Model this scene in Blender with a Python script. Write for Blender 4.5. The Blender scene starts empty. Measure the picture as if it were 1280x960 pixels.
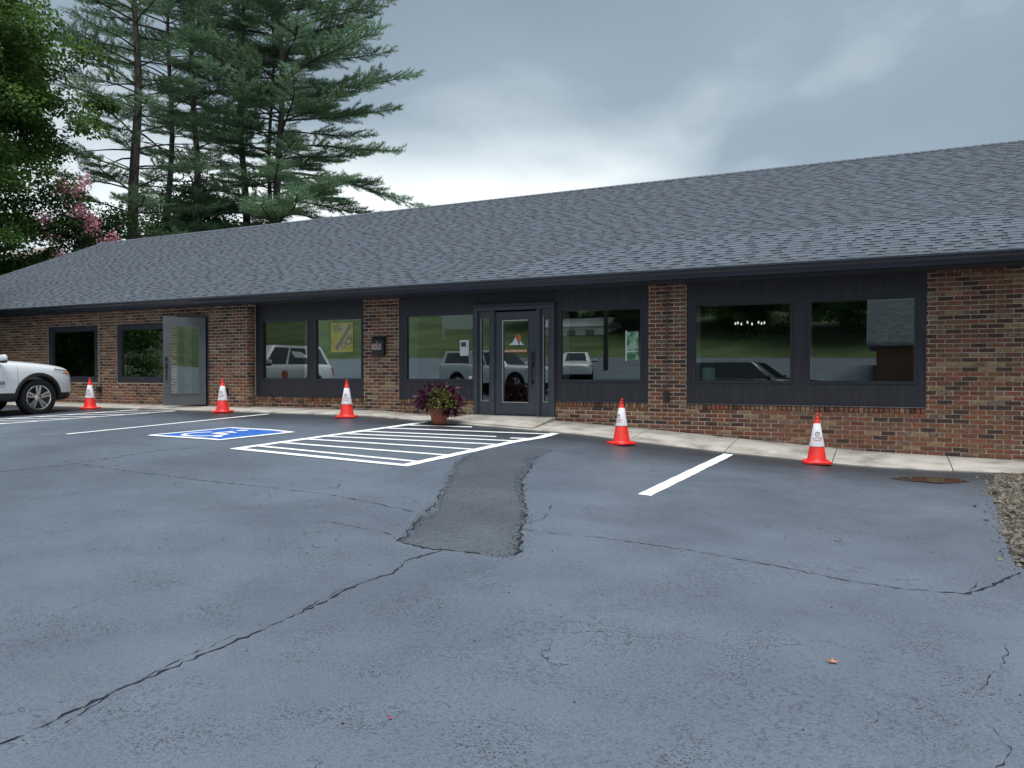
import bpy, bmesh, math, random
import numpy as np
from mathutils import Vector, Matrix
R = math.radians
scene = bpy.context.scene
COL = scene.collection

# ------------------------------------------------------------------ camera, sky, sun, exposure
cd = bpy.data.cameras.new('camera'); cam = bpy.data.objects.new('camera', cd); COL.objects.link(cam)
cd.sensor_width = 36.0; cd.lens = 36.0 * 961 / 1280; cd.clip_start = .05; cd.clip_end = 3000
EYE = Vector((0, -13.2, 1.40))
cam.location = EYE; cam.rotation_euler = (R(90 - .894), 0, R(26.1))
scene.camera = cam

world = bpy.data.worlds.new('World'); scene.world = world; world.use_nodes = True
SUN_EL, SUN_AZ = 74, 160          # degrees; azimuth clockwise from +Y (north)
def build_world():
    nt = world.node_tree; N = nt.nodes; L = nt.links; N.clear()
    out = N.new('ShaderNodeOutputWorld'); bg = N.new('ShaderNodeBackground')
    sky = N.new('ShaderNodeTexSky'); sky.sky_type = 'NISHITA'; sky.sun_disc = False
    sky.sun_elevation = R(SUN_EL); sky.sun_rotation = R(SUN_AZ)
    sk = N.new('ShaderNodeVectorMath'); sk.operation = 'SCALE'; sk.inputs['Scale'].default_value = .10
    L.new(sky.outputs[0], sk.inputs[0])
    tc = N.new('ShaderNodeTexCoord'); sep = N.new('ShaderNodeSeparateXYZ'); L.new(tc.outputs['Generated'], sep.inputs[0])
    # flat cloud deck: direction projected on a plane
    zz = N.new('ShaderNodeMath'); zz.operation = 'MAXIMUM'; L.new(sep.outputs[2], zz.inputs[0]); zz.inputs[1].default_value = 0
    za = N.new('ShaderNodeMath'); za.operation = 'ADD'; L.new(zz.outputs[0], za.inputs[0]); za.inputs[1].default_value = .22
    dx = N.new('ShaderNodeMath'); dx.operation = 'DIVIDE'; L.new(sep.outputs[0], dx.inputs[0]); L.new(za.outputs[0], dx.inputs[1])
    dy = N.new('ShaderNodeMath'); dy.operation = 'DIVIDE'; L.new(sep.outputs[1], dy.inputs[0]); L.new(za.outputs[0], dy.inputs[1])
    cb = N.new('ShaderNodeCombineXYZ'); L.new(dx.outputs[0], cb.inputs[0]); L.new(dy.outputs[0], cb.inputs[1])
    cb.inputs[2].default_value = 22.42
    n1 = N.new('ShaderNodeTexNoise'); n1.inputs['Scale'].default_value = .75; n1.inputs['Detail'].default_value = 7; n1.inputs['Roughness'].default_value = .46
    n1.inputs['Distortion'].default_value = .15
    L.new(cb.outputs[0], n1.inputs['Vector'])
    # the deck thins towards the horizon, so it is paler low down, all the way round
    hz = N.new('ShaderNodeMapRange'); L.new(zz.outputs[0], hz.inputs[0])
    hz.inputs[1].default_value = .17; hz.inputs[2].default_value = .44; hz.inputs[3].default_value = .24; hz.inputs[4].default_value = -.07
    ad = N.new('ShaderNodeMath'); ad.operation = 'ADD'; L.new(n1.outputs['Fac'], ad.inputs[0]); L.new(hz.outputs[0], ad.inputs[1])
    cr = N.new('ShaderNodeValToRGB'); L.new(ad.outputs[0], cr.inputs[0])
    el = cr.color_ramp.elements
    el[0].position = .36; el[0].color = (.108, .136, .160, 1)
    el[1].position = .76; el[1].color = (.42, .445, .45, 1)
    e = el.new(.52); e.color = (.132, .165, .192, 1)
    e = el.new(.63); e.color = (.25, .285, .30, 1)
    mx = N.new('ShaderNodeMixRGB'); mx.inputs[0].default_value = .93
    L.new(sk.outputs[0], mx.inputs[1]); L.new(cr.outputs[0], mx.inputs[2])
    L.new(mx.outputs[0], bg.inputs[0]); bg.inputs[1].default_value = 1.0
    L.new(bg.outputs[0], out.inputs[0])
build_world()
sd = bpy.data.lights.new('sun', 'SUN'); sun = bpy.data.objects.new('sun', sd); COL.objects.link(sun)
sd.energy = 1.5; sd.angle = R(32); sd.color = (1, .985, .965)
_sv = Vector((math.sin(R(SUN_AZ)) * math.cos(R(SUN_EL)), math.cos(R(SUN_AZ)) * math.cos(R(SUN_EL)), math.sin(R(SUN_EL))))
sun.rotation_euler = _sv.to_track_quat('Z', 'Y').to_euler(); sun.location = (0, -20, 30)
scene.view_settings.view_transform = 'Standard'; scene.view_settings.look = 'None'
scene.view_settings.gamma = 1; scene.view_settings.use_curve_mapping = False
scene.view_settings.exposure = 1.35
scene.render.engine = 'CYCLES'
scene.cycles.use_denoising = True
scene.cycles.max_bounces = 8; scene.cycles.transparent_max_bounces = 12

# ------------------------------------------------------------------ helpers
def tag(o, label=None, cat=None, group=None, kind=None):
    if label: o['label'] = label
    if cat: o['category'] = cat
    if group: o['group'] = group
    if kind: o['kind'] = kind
    return o
def link(o, parent=None):
    COL.objects.link(o)
    if parent is not None: o.parent = parent
    return o
def empty(name, loc=(0, 0, 0), rz=0, parent=None):
    o = bpy.data.objects.new(name, None); o.location = loc; o.rotation_euler = (0, 0, rz)
    o.empty_display_size = .2
    return link(o, parent)
class MB:
    def __init__(s): s.v = []; s.f = []; s.m = []
    def add(s, vs, fs, mi=0):
        b = len(s.v); s.v += [tuple(p) for p in vs]; s.f += [tuple(b + i for i in f) for f in fs]; s.m += [mi] * len(fs); return s
    def box(s, a, b, mi=0, M=None):
        x0, y0, z0 = a; x1, y1, z1 = b
        vs = [(x0,y0,z0),(x1,y0,z0),(x1,y1,z0),(x0,y1,z0),(x0,y0,z1),(x1,y0,z1),(x1,y1,z1),(x0,y1,z1)]
        if M is not None: vs = [M @ Vector(p) for p in vs]
        return s.add(vs, [(0,3,2,1),(4,5,6,7),(0,1,5,4),(1,2,6,5),(2,3,7,6),(3,0,4,7)], mi)
    def tube(s, pts, rad, n=8, mi=0, cap=True):
        pts = [Vector(p) for p in pts]; rs = rad if hasattr(rad, '__len__') else [rad] * len(pts)
        rings = []
        for i, p in enumerate(pts):
            d = (pts[min(i + 1, len(pts) - 1)] - pts[max(i - 1, 0)]).normalized()
            a = Vector((0, 0, 1)) if abs(d.z) < .9 else Vector((1, 0, 0))
            u = d.cross(a).normalized(); w = d.cross(u)
            rings.append([p + (u * math.cos(2 * math.pi * k / n) + w * math.sin(2 * math.pi * k / n)) * rs[i] for k in range(n)])
        vs = [p for r in rings for p in r]; fs = []
        for i in range(len(pts) - 1):
            for k in range(n):
                k2 = (k + 1) % n; fs.append((i * n + k, i * n + k2, (i + 1) * n + k2, (i + 1) * n + k))
        if cap: fs.append(tuple(range(n))); fs.append(tuple((len(pts) - 1) * n + k for k in reversed(range(n))))
        return s.add(vs, fs, mi)
    def lathe(s, prof, n=24, mi=0, M=None, mis=None, cap=True):
        vs = []; 
        for r, z in prof:
            for k in range(n): vs.append(Vector((r * math.cos(2*math.pi*k/n), r * math.sin(2*math.pi*k/n), z)))
        if M is not None: vs = [M @ v for v in vs]
        b = len(s.v); s.v += [tuple(p) for p in vs]
        for i in range(len(prof) - 1):
            for k in range(n):
                k2 = (k + 1) % n
                s.f.append((b+i*n+k, b+i*n+k2, b+(i+1)*n+k2, b+(i+1)*n+k)); s.m.append(mis[i] if mis else mi)
        if cap:
            if prof[0][0] > 1e-4: s.f.append(tuple(b + k for k in reversed(range(n)))); s.m.append(mis[0] if mis else mi)
            if prof[-1][0] > 1e-4: s.f.append(tuple(b + (len(prof)-1)*n + k for k in range(n))); s.m.append(mis[-1] if mis else mi)
        return s
    def prism(s, poly, a, b, axis='y', mi=0):
        # poly: 2d points; extruded between a and b along axis
        n = len(poly)
        def P(p, t):
            return {'y': (p[0], t, p[1]), 'x': (t, p[0], p[1]), 'z': (p[0], p[1], t)}[axis]
        vs = [P(p, a) for p in poly] + [P(p, b) for p in poly]
        fs = [tuple(range(n)), tuple(range(2*n-1, n-1, -1))] + [(i, i+n, (i+1) % n + n, (i+1) % n) for i in range(n)]
        return s.add(vs, fs, mi)
    def mesh(s, name, mats, smooth=False):
        me = bpy.data.meshes.new(name); me.from_pydata(s.v, [], s.f)
        for m in (mats if isinstance(mats, (list, tuple)) else [mats]): me.materials.append(m)
        if any(s.m): me.polygons.foreach_set('material_index', s.m)
        bm = bmesh.new(); bm.from_mesh(me); bmesh.ops.recalc_face_normals(bm, faces=bm.faces); bm.to_mesh(me); bm.free()
        if smooth:
            me.polygons.foreach_set('use_smooth', [True] * len(me.polygons))
            try: me.set_sharp_from_angle(angle=R(smooth if smooth is not True else 40))
            except Exception: pass
        me.update(); return me
    def build(s, name, mats, parent=None, smooth=False, loc=None):
        o = bpy.data.objects.new(name, s.mesh(name, mats, smooth))
        if loc is not None: o.location = loc
        return link(o, parent)
def np_mesh(name, V, F, mats, mi=None, smooth=False):
    """V (n,3) array, F (m,k) array all the same k"""
    me = bpy.data.meshes.new(name); k = F.shape[1]
    me.vertices.add(len(V)); me.vertices.foreach_set('co', np.ascontiguousarray(V, dtype=np.float32).ravel())
    me.loops.add(F.size); me.loops.foreach_set('vertex_index', np.ascontiguousarray(F, dtype=np.int32).ravel())
    me.polygons.add(len(F)); me.polygons.foreach_set('loop_start', np.arange(0, F.size, k, dtype=np.int32))
    try: me.polygons.foreach_set('loop_total', np.full(len(F), k, dtype=np.int32))
    except Exception: pass
    for m in (mats if isinstance(mats, (list, tuple)) else [mats]): me.materials.append(m)
    if mi is not None: me.polygons.foreach_set('material_index', np.asarray(mi, dtype=np.int32))
    if smooth: me.polygons.foreach_set('use_smooth', np.ones(len(F), dtype=bool))
    me.update(calc_edges=True); me.validate(); return me
def text_mesh(body, size, mat, depth=.001):
    cu = bpy.data.curves.new('t', 'FONT'); cu.body = body; cu.size = size; cu.align_x = 'CENTER'; cu.align_y = 'CENTER'
    cu.extrude = depth; cu.offset = size * .012
    o = bpy.data.objects.new('t', cu); COL.objects.link(o)
    dg = bpy.context.evaluated_depsgraph_get(); me = bpy.data.meshes.new_from_object(o.evaluated_get(dg))
    bpy.data.objects.remove(o); bpy.data.curves.remove(cu)
    me.materials.clear(); me.materials.append(mat); return me

# ------------------------------------------------------------------ materials
def mat(name, col, rough=.6, spec=.5, metal=0, var=0, vscale=8, bump=0, bscale=40, col2=None, coat=0, detail=4, island=0, stretch=None, trans=0, vmin=.4, vmax=.6):
    m = bpy.data.materials.new(name); m.use_nodes = True; nt = m.node_tree; N = nt.nodes; L = nt.links
    p = N['Principled BSDF']; p.inputs['Roughness'].default_value = rough; p.inputs['Specular IOR Level'].default_value = spec
    p.inputs['Metallic'].default_value = metal; p.inputs['Coat Weight'].default_value = coat; p.inputs['Coat Roughness'].default_value = .05
    c = tuple(col) + (1,); p.inputs['Base Color'].default_value = c
    src = None
    tc = N.new('ShaderNodeTexCoord'); vec = tc.outputs['Object']
    geo = N.new('ShaderNodeNewGeometry'); vec = geo.outputs['Position']
    if stretch:
        mp = N.new('ShaderNodeMapping'); mp.inputs['Scale'].default_value = stretch; L.new(vec, mp.inputs[0]); vec = mp.outputs[0]
    if var or col2:
        n = N.new('ShaderNodeTexNoise'); n.inputs['Scale'].default_value = vscale; n.inputs['Detail'].default_value = detail; L.new(vec, n.inputs['Vector'])
        r = N.new('ShaderNodeMapRange'); r.inputs[1].default_value = vmin; r.inputs[2].default_value = vmax; L.new(n.outputs['Fac'], r.inputs[0])
        x = N.new('ShaderNodeMixRGB'); L.new(r.outputs[0], x.inputs[0])
        c2 = tuple(col2) if col2 else tuple(min(1, v * (1 + var)) for v in col)
        x.inputs[1].default_value = tuple(v * (1 - var) for v in col) + (1,); x.inputs[2].default_value = c2 + (1,)
        src = x.outputs[0]
    if island:
        hv = N.new('ShaderNodeHueSaturation'); 
        r = N.new('ShaderNodeMapRange'); r.inputs[3].default_value = 1 - island; r.inputs[4].default_value = 1 + island
        L.new(geo.outputs['Random Per Island'], r.inputs[0]); L.new(r.outputs[0], hv.inputs['Value'])
        if src: L.new(src, hv.inputs['Color'])
        else: hv.inputs['Color'].default_value = c
        src = hv.outputs[0]
    if src: L.new(src, p.inputs['Base Color'])
    if bump:
        n = N.new('ShaderNodeTexNoise'); n.inputs['Scale'].default_value = bscale; n.inputs['Detail'].default_value = 4; L.new(vec, n.inputs['Vector'])
        b = N.new('ShaderNodeBump'); b.inputs['Strength'].default_value = min(1, bump); b.inputs['Distance'].default_value = .01
        L.new(n.outputs['Fac'], b.inputs['Height']); L.new(b.outputs[0], p.inputs['Normal'])
    if trans:
        t = N.new('ShaderNodeBsdfTranslucent'); ms = N.new('ShaderNodeMixShader'); ms.inputs[0].default_value = trans
        if src: L.new(src, t.inputs[0])
        else: t.inputs[0].default_value = c
        L.new(p.outputs[0], ms.inputs[1]); L.new(t.outputs[0], ms.inputs[2]); L.new(ms.outputs[0], N['Material Output'].inputs[0])
    return m
def emit_mat(name, col, strength):
    m = bpy.data.materials.new(name); m.use_nodes = True; p = m.node_tree.nodes['Principled BSDF']
    p.inputs['Base Color'].default_value = tuple(col) + (1,); p.inputs['Emission Color'].default_value = tuple(col) + (1,); p.inputs['Emission Strength'].default_value = strength
    return m
def glass_mat(name, tint=(.95, .98, .97), base=.09, mul=2.0):
    m = bpy.data.materials.new(name); m.use_nodes = True; nt = m.node_tree; N = nt.nodes; L = nt.links
    N.remove(N['Principled BSDF'])
    t = N.new('ShaderNodeBsdfTransparent'); t.inputs[0].default_value = tint + (1,)
    g = N.new('ShaderNodeBsdfGlossy'); g.inputs['Roughness'].default_value = 0.0; g.inputs[0].default_value = (.93, 1, .97, 1)
    f = N.new('ShaderNodeFresnel'); f.inputs[0].default_value = 1.5
    a = N.new('ShaderNodeMath'); a.operation = 'MULTIPLY_ADD'; a.use_clamp = True; L.new(f.outputs[0], a.inputs[0]); a.inputs[1].default_value = mul; a.inputs[2].default_value = base
    x = N.new('ShaderNodeMixShader'); L.new(a.outputs[0], x.inputs[0]); L.new(t.outputs[0], x.inputs[1]); L.new(g.outputs[0], x.inputs[2])
    L.new(x.outputs[0], N['Material Output'].inputs[0]); return m

def asphalt_mat(name, base, light, rough, cracks=True, agg=1.0, band=False):
    m = bpy.data.materials.new(name); m.use_nodes = True; nt = m.node_tree; N = nt.nodes; L = nt.links
    p = N['Principled BSDF']; geo = N.new('ShaderNodeNewGeometry'); pos = geo.outputs['Position']
    def noise(s, d=4, r=.5):
        n = N.new('ShaderNodeTexNoise'); n.inputs['Scale'].default_value = s; n.inputs['Detail'].default_value = d; n.inputs['Roughness'].default_value = r
        L.new(pos, n.inputs['Vector']); return n.outputs['Fac']
    def mr(src, a, b, c=0, d=1):
        r = N.new('ShaderNodeMapRange'); L.new(src, r.inputs[0]); r.inputs[1].default_value = a; r.inputs[2].default_value = b; r.inputs[3].default_value = c; r.inputs[4].default_value = d; return r.outputs[0]
    def mixc(f, a, b):
        x = N.new('ShaderNodeMixRGB'); L.new(f, x.inputs[0])
        for i, q in ((1, a), (2, b)):
            if isinstance(q, tuple): x.inputs[i].default_value = q + (1,)
            else: L.new(q, x.inputs[i])
        return x.outputs[0]
    big = mr(noise(.45, 5, .6), .38, .66)
    c = mixc(big, base, light)
    fine = mr(noise(120, 3), .35, .7)
    c = mixc(fine, c, mixc(big, tuple(v * 1.7 for v in base), tuple(v * 1.35 for v in light)))
    # pits: dark specks where the sealer does not reach
    v = N.new('ShaderNodeTexVoronoi'); v.inputs['Scale'].default_value = 60 * agg; L.new(pos, v.inputs['Vector'])
    patchy = mr(noise(2.2, 4, .65), .46, .66)
    sp = mr(v.outputs['Distance'], .16, .34, 1, 0)
    mu = N.new('ShaderNodeMath'); mu.operation = 'MULTIPLY'; L.new(sp, mu.inputs[0]); L.new(patchy, mu.inputs[1])
    c = mixc(mu.outputs[0], c, (.008, .008, .009))
    # coarse mottling: open texture showing through the sealer
    mott = mr(noise(42 * agg, 5, .7), .52, .64); pm2 = mr(noise(1.1, 5, .65), .40, .62, .25 if agg == 1 else .8, 1)
    m3 = N.new('ShaderNodeMath'); m3.operation = 'MULTIPLY'; L.new(mott, m3.inputs[0]); L.new(pm2, m3.inputs[1])
    m4 = N.new('ShaderNodeMath'); m4.operation = 'MULTIPLY'; L.new(m3.outputs[0], m4.inputs[0]); m4.inputs[1].default_value = .62
    c = mixc(m4.outputs[0], c, tuple(v * .42 for v in base))
    mu0 = mu; mu = N.new('ShaderNodeMath'); mu.operation = 'MAXIMUM'; L.new(mu0.outputs[0], mu.inputs[0]); L.new(m4.outputs[0], mu.inputs[1])
    hgt = N.new('ShaderNodeMath'); hgt.operation = 'MULTIPLY_ADD'; L.new(mu.outputs[0], hgt.inputs[0]); hgt.inputs[1].default_value = -.9
    L.new(noise(90 * agg, 4, .65), hgt.inputs[2])
    if cracks:
        vd = N.new('ShaderNodeVectorMath'); vd.operation = 'ADD'
        nn = N.new('ShaderNodeTexNoise'); nn.inputs['Scale'].default_value = 5; nn.inputs['Detail'].default_value = 4; L.new(pos, nn.inputs['Vector'])
        ns = N.new('ShaderNodeVectorMath'); ns.operation = 'SCALE'; ns.inputs['Scale'].default_value = .35; L.new(nn.outputs['Color'], ns.inputs[0])
        L.new(pos, vd.inputs[0]); L.new(ns.outputs[0], vd.inputs[1])
        ve = N.new('ShaderNodeTexVoronoi'); ve.feature = 'DISTANCE_TO_EDGE'; ve.inputs['Scale'].default_value = 2.6; L.new(vd.outputs[0], ve.inputs['Vector'])
        ck = mr(ve.outputs['Distance'], .004, .012, 1, 0)
        msk = mr(noise(.9, 5, .7), .56, .66)
        m2 = N.new('ShaderNodeMath'); m2.operation = 'MULTIPLY'; L.new(ck, m2.inputs[0]); L.new(msk, m2.inputs[1])
        c = mixc(m2.outputs[0], c, (.012, .012, .013))
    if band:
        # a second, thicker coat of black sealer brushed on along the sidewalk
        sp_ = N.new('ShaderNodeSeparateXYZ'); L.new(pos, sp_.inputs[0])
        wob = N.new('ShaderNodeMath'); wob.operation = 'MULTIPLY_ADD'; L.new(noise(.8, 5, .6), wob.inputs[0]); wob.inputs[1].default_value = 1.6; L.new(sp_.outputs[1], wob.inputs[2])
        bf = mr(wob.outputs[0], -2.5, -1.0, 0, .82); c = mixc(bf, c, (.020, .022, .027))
    L.new(c, p.inputs['Base Color'])
    rr = mr(noise(1.3, 4), .35, .7, rough - .04, rough + .10); L.new(rr, p.inputs['Roughness'])
    p.inputs['Specular IOR Level'].default_value = .55
    b = N.new('ShaderNodeBump'); b.inputs['Strength'].default_value = .5; b.inputs['Distance'].default_value = .006
    L.new(hgt.outputs[0], b.inputs['Height']); L.new(b.outputs[0], p.inputs['Normal'])
    return m

M = {}
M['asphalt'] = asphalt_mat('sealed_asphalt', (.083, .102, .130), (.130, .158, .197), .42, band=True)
M['patch'] = asphalt_mat('patch_asphalt', (.050, .059, .071), (.094, .109, .130), .52, cracks=False, agg=.6)
M['crack'] = mat('crack_dark', (.022, .023, .026), .9, .2)
M['crumb'] = mat('crumb', (.050, .057, .068), .8, .3, island=.8)
M['paint'] = mat('line_paint', (.86, .87, .86), .6, var=.08, vscale=9, bump=.4, bscale=90, vmin=.25, vmax=.5)
M['blue_paint'] = mat('blue_paint', (.03, .14, .52), .55, var=.15, vscale=9, bump=.4, bscale=90)
M['grass'] = mat('grass', (.075, .105, .040), .9, .2, var=.25, vscale=.25, bump=1, bscale=20, detail=8)
M['soil'] = mat('soil', (.085, .070, .052), .95, .2, var=.45, vscale=9, bump=1, bscale=45, col2=(.19, .165, .13), detail=8)
M['stone'] = mat('gravel_stone', (.125, .110, .088), .9, .3, island=.95, bump=.5, bscale=60)
M['concrete'] = mat('concrete', (.36, .33, .285), .85, .3, var=.32, vscale=2.6, bump=.5, bscale=60, col2=(.48, .455, .41), detail=13, vmin=.30, vmax=.60)
M['mortar'] = mat('mortar', (.54, .47, .385), .95, .2, var=.15, vscale=5, bump=.8, bscale=120)
M['char'] = mat('charcoal_paint', (.036, .037, .046), .55, .4, var=.12, vscale=3, bump=.25, bscale=14, stretch=(8, 8, .6))
M['char_trim'] = mat('charcoal_trim', (.032, .036, .049), .45, .5, var=.06, vscale=4)
M['door_paint'] = mat('door_paint', (.060, .067, .086), .42, .5, var=.05, vscale=4)
M['left_door'] = mat('grey_door_paint', (.105, .115, .128), .45, .5, var=.05, vscale=4)
M['gutter'] = mat('gutter_dark', (.022, .029, .046), .32, .5, var=.1, vscale=2)
M['soffit'] = mat('soffit', (.03, .032, .04), .6)
M['metal_edge'] = mat('pale_metal', (.55, .57, .58), .35, metal=.6)
M['black'] = mat('black_metal', (.012, .012, .014), .4)
M['black_plastic'] = mat('black_plastic', (.020, .021, .023), .6, bump=.2, bscale=200)
M['grey_pipe'] = mat('grey_conduit', (.09, .085, .08), .5)
M['dry'] = mat('drywall', (.80, .81, .76), .8)
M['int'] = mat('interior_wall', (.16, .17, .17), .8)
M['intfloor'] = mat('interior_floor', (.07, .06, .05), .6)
M['glass'] = glass_mat('window_glass')
M['white_card'] = mat('white_card', (.75, .76, .73), .6)
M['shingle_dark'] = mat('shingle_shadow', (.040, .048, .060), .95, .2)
def shingle_mat(name, k):
    return mat(name, (.110*k, .130*k, .160*k), .9, .25, var=.20, vscale=70, bump=.6, bscale=160, col2=(.155*k, .180*k, .215*k), island=.08)
M['sh'] = [shingle_mat('shingle_%d' % i, k) for i, k in enumerate((.93, .98, 1.03, 1.08))]
BR = [('red_brick', (.225, .084, .052), (.30, .135, .084)), ('dark_brick', (.068, .043, .038), (.12, .068, .052)), ('brown_brick', (.175, .086, .052), (.27, .155, .09)),
      ('buff_brick', (.27, .175, .10), (.40, .285, .17)), ('mottled_brick', (.15, .09, .066), (.33, .24, .165)), ('plum_brick', (.155, .064, .045), (.22, .10, .065))]
BRW = [24, 20, 22, 8, 11, 18]
M['br'] = [mat(n, a, .85, .3, vscale=24, col2=b, bump=.9, bscale=90, vmin=.42, vmax=.68, detail=5) for n, a, b in BR]

# ------------------------------------------------------------------ terrain heights
EX = [-60, -9, -7.7, -5, -4.3, -3.35, -2.08, -.36, .5, 1.25, 12]; EZ = [.56, .55, .49, .37, .33, .24, .15, .05, .04, .05, .10]
BX = [-60, -13, -9.5, -8.5, -5.6, -3.8, -.4, 1.76, 12]; BZ = [.62, .61, .60, .54, .50, .40, .17, .12, .11]
def edge(x): return float(np.interp(x, EX, EZ))
def base(x): return float(np.interp(x, BX, BZ))
def farz(x): return float(np.interp(x, [-60, -20, -3, 12], [.25, .2, 0, 0]))
def Hraw(x, y):
    t = min(max((-1.2 - y) / 12, 0), 1); e = edge(x); z = e + (farz(x) - e) * t
    z += float(np.interp(-y, [16, 19.3, 40, 70, 100, 140, 1500], [0, .45, 2.3, 8, 12.5, 15, 15]))
    if y > -3: z += max(float(np.interp(-x, [29, 40, 80], [0, 4.5, 8])), float(np.interp(y, [15, 30, 80], [0, 3.5, 9])))
    return z
GX = np.unique(np.round(np.concatenate([np.linspace(-46, -24, 12), np.arange(-24, 6.01, .25), np.linspace(7, 40, 12)]), 3))
GY = np.unique(np.round(np.concatenate([np.linspace(-40, -15, 18), np.arange(-15, -.99, .25)]), 3))
GZ = np.array([[Hraw(x, y) for x in GX] for y in GY])
def H(x, y):
    i = int(np.clip(np.searchsorted(GX, x) - 1, 0, len(GX) - 2)); j = int(np.clip(np.searchsorted(GY, y) - 1, 0, len(GY) - 2))
    a = min(max((x - GX[i]) / (GX[i+1] - GX[i]), 0), 1); b = min(max((y - GY[j]) / (GY[j+1] - GY[j]), 0), 1)
    return GZ[j,i]*(1-a)*(1-b) + GZ[j,i+1]*a*(1-b) + GZ[j+1,i]*(1-a)*b + GZ[j+1,i+1]*a*b

def build_ground():
    xs = np.unique(np.concatenate([np.linspace(-1200, -100, 12), np.linspace(-100, 100, 41), np.linspace(100, 1200, 12)]))
    ys = np.unique(np.concatenate([np.linspace(-1200, -140, 10), np.linspace(-140, -20, 31), [-16, -12, -8, -4, -1.2, 3], np.linspace(10, 100, 12), np.linspace(100, 1200, 10)]))
    V = np.array([(x, y, Hraw(x, y) - .06) for y in ys for x in xs])
    nx = len(xs); F = np.array([(j*nx+i, j*nx+i+1, (j+1)*nx+i+1, (j+1)*nx+i) for j in range(len(ys)-1) for i in range(nx-1)])
    o = link(bpy.data.objects.new('ground', np_mesh('ground', V, F, M['grass'], smooth=True))); tag(o, kind='structure')
    nx = len(GX); V = np.array([(x, y, GZ[j, i]) for j, y in enumerate(GY) for i, x in enumerate(GX)])
    F = np.array([(j*nx+i, j*nx+i+1, (j+1)*nx+i+1, (j+1)*nx+i) for j in range(len(GY)-1) for i in range(nx-1)])
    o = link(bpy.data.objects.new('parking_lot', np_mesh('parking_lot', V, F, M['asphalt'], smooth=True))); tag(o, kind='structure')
    return o
LOT = build_ground()
rng = random.Random(7)

def ribbon(name, pts, width, m, dz=.006, step=.12, jit=0.0, wj=0.0, parent=LOT, wander=0.0):
    """a strip along pts laid on the lot"""
    P = [Vector((p[0], p[1])) for p in pts]; S = []
    for a, b in zip(P[:-1], P[1:]):
        n = max(1, int((b - a).length / step))
        for k in range(n): S.append(a.lerp(b, k / n))
    S.append(P[-1]); vs = []; fs = []
    for i, p in enumerate(S):
        d = (S[min(i+1, len(S)-1)] - S[max(i-1, 0)]).normalized(); nrm = Vector((-d.y, d.x))
        w = width * .5 * (1 + wj * rng.uniform(-1, 1)); q = p + nrm * rng.uniform(-1, 1) * wander
        for s in (-1, 1):
            e = q + nrm * s * (w + rng.uniform(-1, 1) * jit); vs.append((e.x, e.y, H(e.x, e.y) + dz))
        if i: fs.append((2*i-2, 2*i-1, 2*i+1, 2*i))
    return MB().add(vs, fs).build(name, m, parent)

# stall lines run square to the building
ribbon('stall_line', [(-2.29, -5.38), (-2.16, -1.34)], .15, M['paint'], jit=.006)
ribbon('stall_line', [(-11.84, -5.28), (-11.30, -1.38)], .11, M['paint'], jit=.006)
ribbon('hatch_border', [(-8.02, -5.46), (-7.80, -3.4), (-7.58, -1.30)], .135, M['paint'], jit=.006)
ribbon('hatch_border', [(-8.06, -5.44), (-5.26, -5.38)], .135, M['paint'], .0085, jit=.006)
ribbon('hatch_border', [(-5.28, -5.44), (-5.20, -4.06), (-5.13, -2.72), (-5.0, -2.0), (-5.02, -1.30)], .15, M['paint'], .0085, jit=.008)
for a, b in (((-8.0, -5.08), (-5.25, -5.05)), ((-7.97, -4.67), (-5.2, -4.38)), ((-7.93, -4.2), (-5.2, -3.72)), ((-7.86, -3.8), (-5.1, -3.05)), ((-7.8, -3.4), (-5.06, -2.55)),
             ((-7.7, -2.98), (-5.62, -2.3)), ((-5.36, -2.32), (-5.02, -2.16)), ((-7.64, -2.42), (-5.0, -1.45)), ((-7.6, -1.86), (-6.55, -1.42))):
    ribbon('hatch_stripe', [a, b], .10, M['paint'], jit=.006)
# the access aisle by the parked vehicle
ribbon('hatch_border', [(-14.85, -5.0), (-14.42, -3.2), (-13.98, -1.36)], .10, M['paint'], jit=.006)
ribbon('hatch_border', [(-16.05, -4.9), (-15.65, -3.2), (-15.2, -1.36)], .10, M['paint'], jit=.006)
for k in range(7):
    y = -4.9 + k * .52; ribbon('hatch_stripe', [(-16.0 + k*.11, y), (-14.72 + k*.11, y + .42)], .07, M['paint'], jit=.006)
def polysheet(name, poly, m, dz, parent=LOT):
    cx = sum(p[0] for p in poly) / len(poly); cy = sum(p[1] for p in poly) / len(poly); n = len(poly); K = 4
    vs = [(cx, cy, H(cx, cy) + dz)]
    for k in range(1, K + 1):
        for p in poly:
            x = cx + (p[0]-cx)*k/K; y = cy + (p[1]-cy)*k/K; vs.append((x, y, H(x, y) + dz))
    fs = [(0, 1 + i, 1 + (i+1) % n) for i in range(n)]
    for k in range(1, K):
        for i in range(n): fs.append((1+(k-1)*n+i, 1+k*n+i, 1+k*n+(i+1) % n, 1+(k-1)*n+(i+1) % n))
    return MB().add(vs, fs).build(name, m, parent)
def subdiv(poly, n):
    out = []
    for i, a in enumerate(poly):
        b = poly[(i+1) % len(poly)]
        for k in range(n): out.append((a[0]+(b[0]-a[0])*k/n, a[1]+(b[1]-a[1])*k/n))
    return out
ADA = [(-10.36, -4.92), (-9.95, -3.66), (-8.56, -3.72), (-8.84, -4.95)]
polysheet('sign_field_blue', subdiv(ADA, 8), M['blue_paint'], .006)
ribbon('sign_border', ADA + ADA[:1], .10, M['paint'], .0095, jit=.004)
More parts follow.
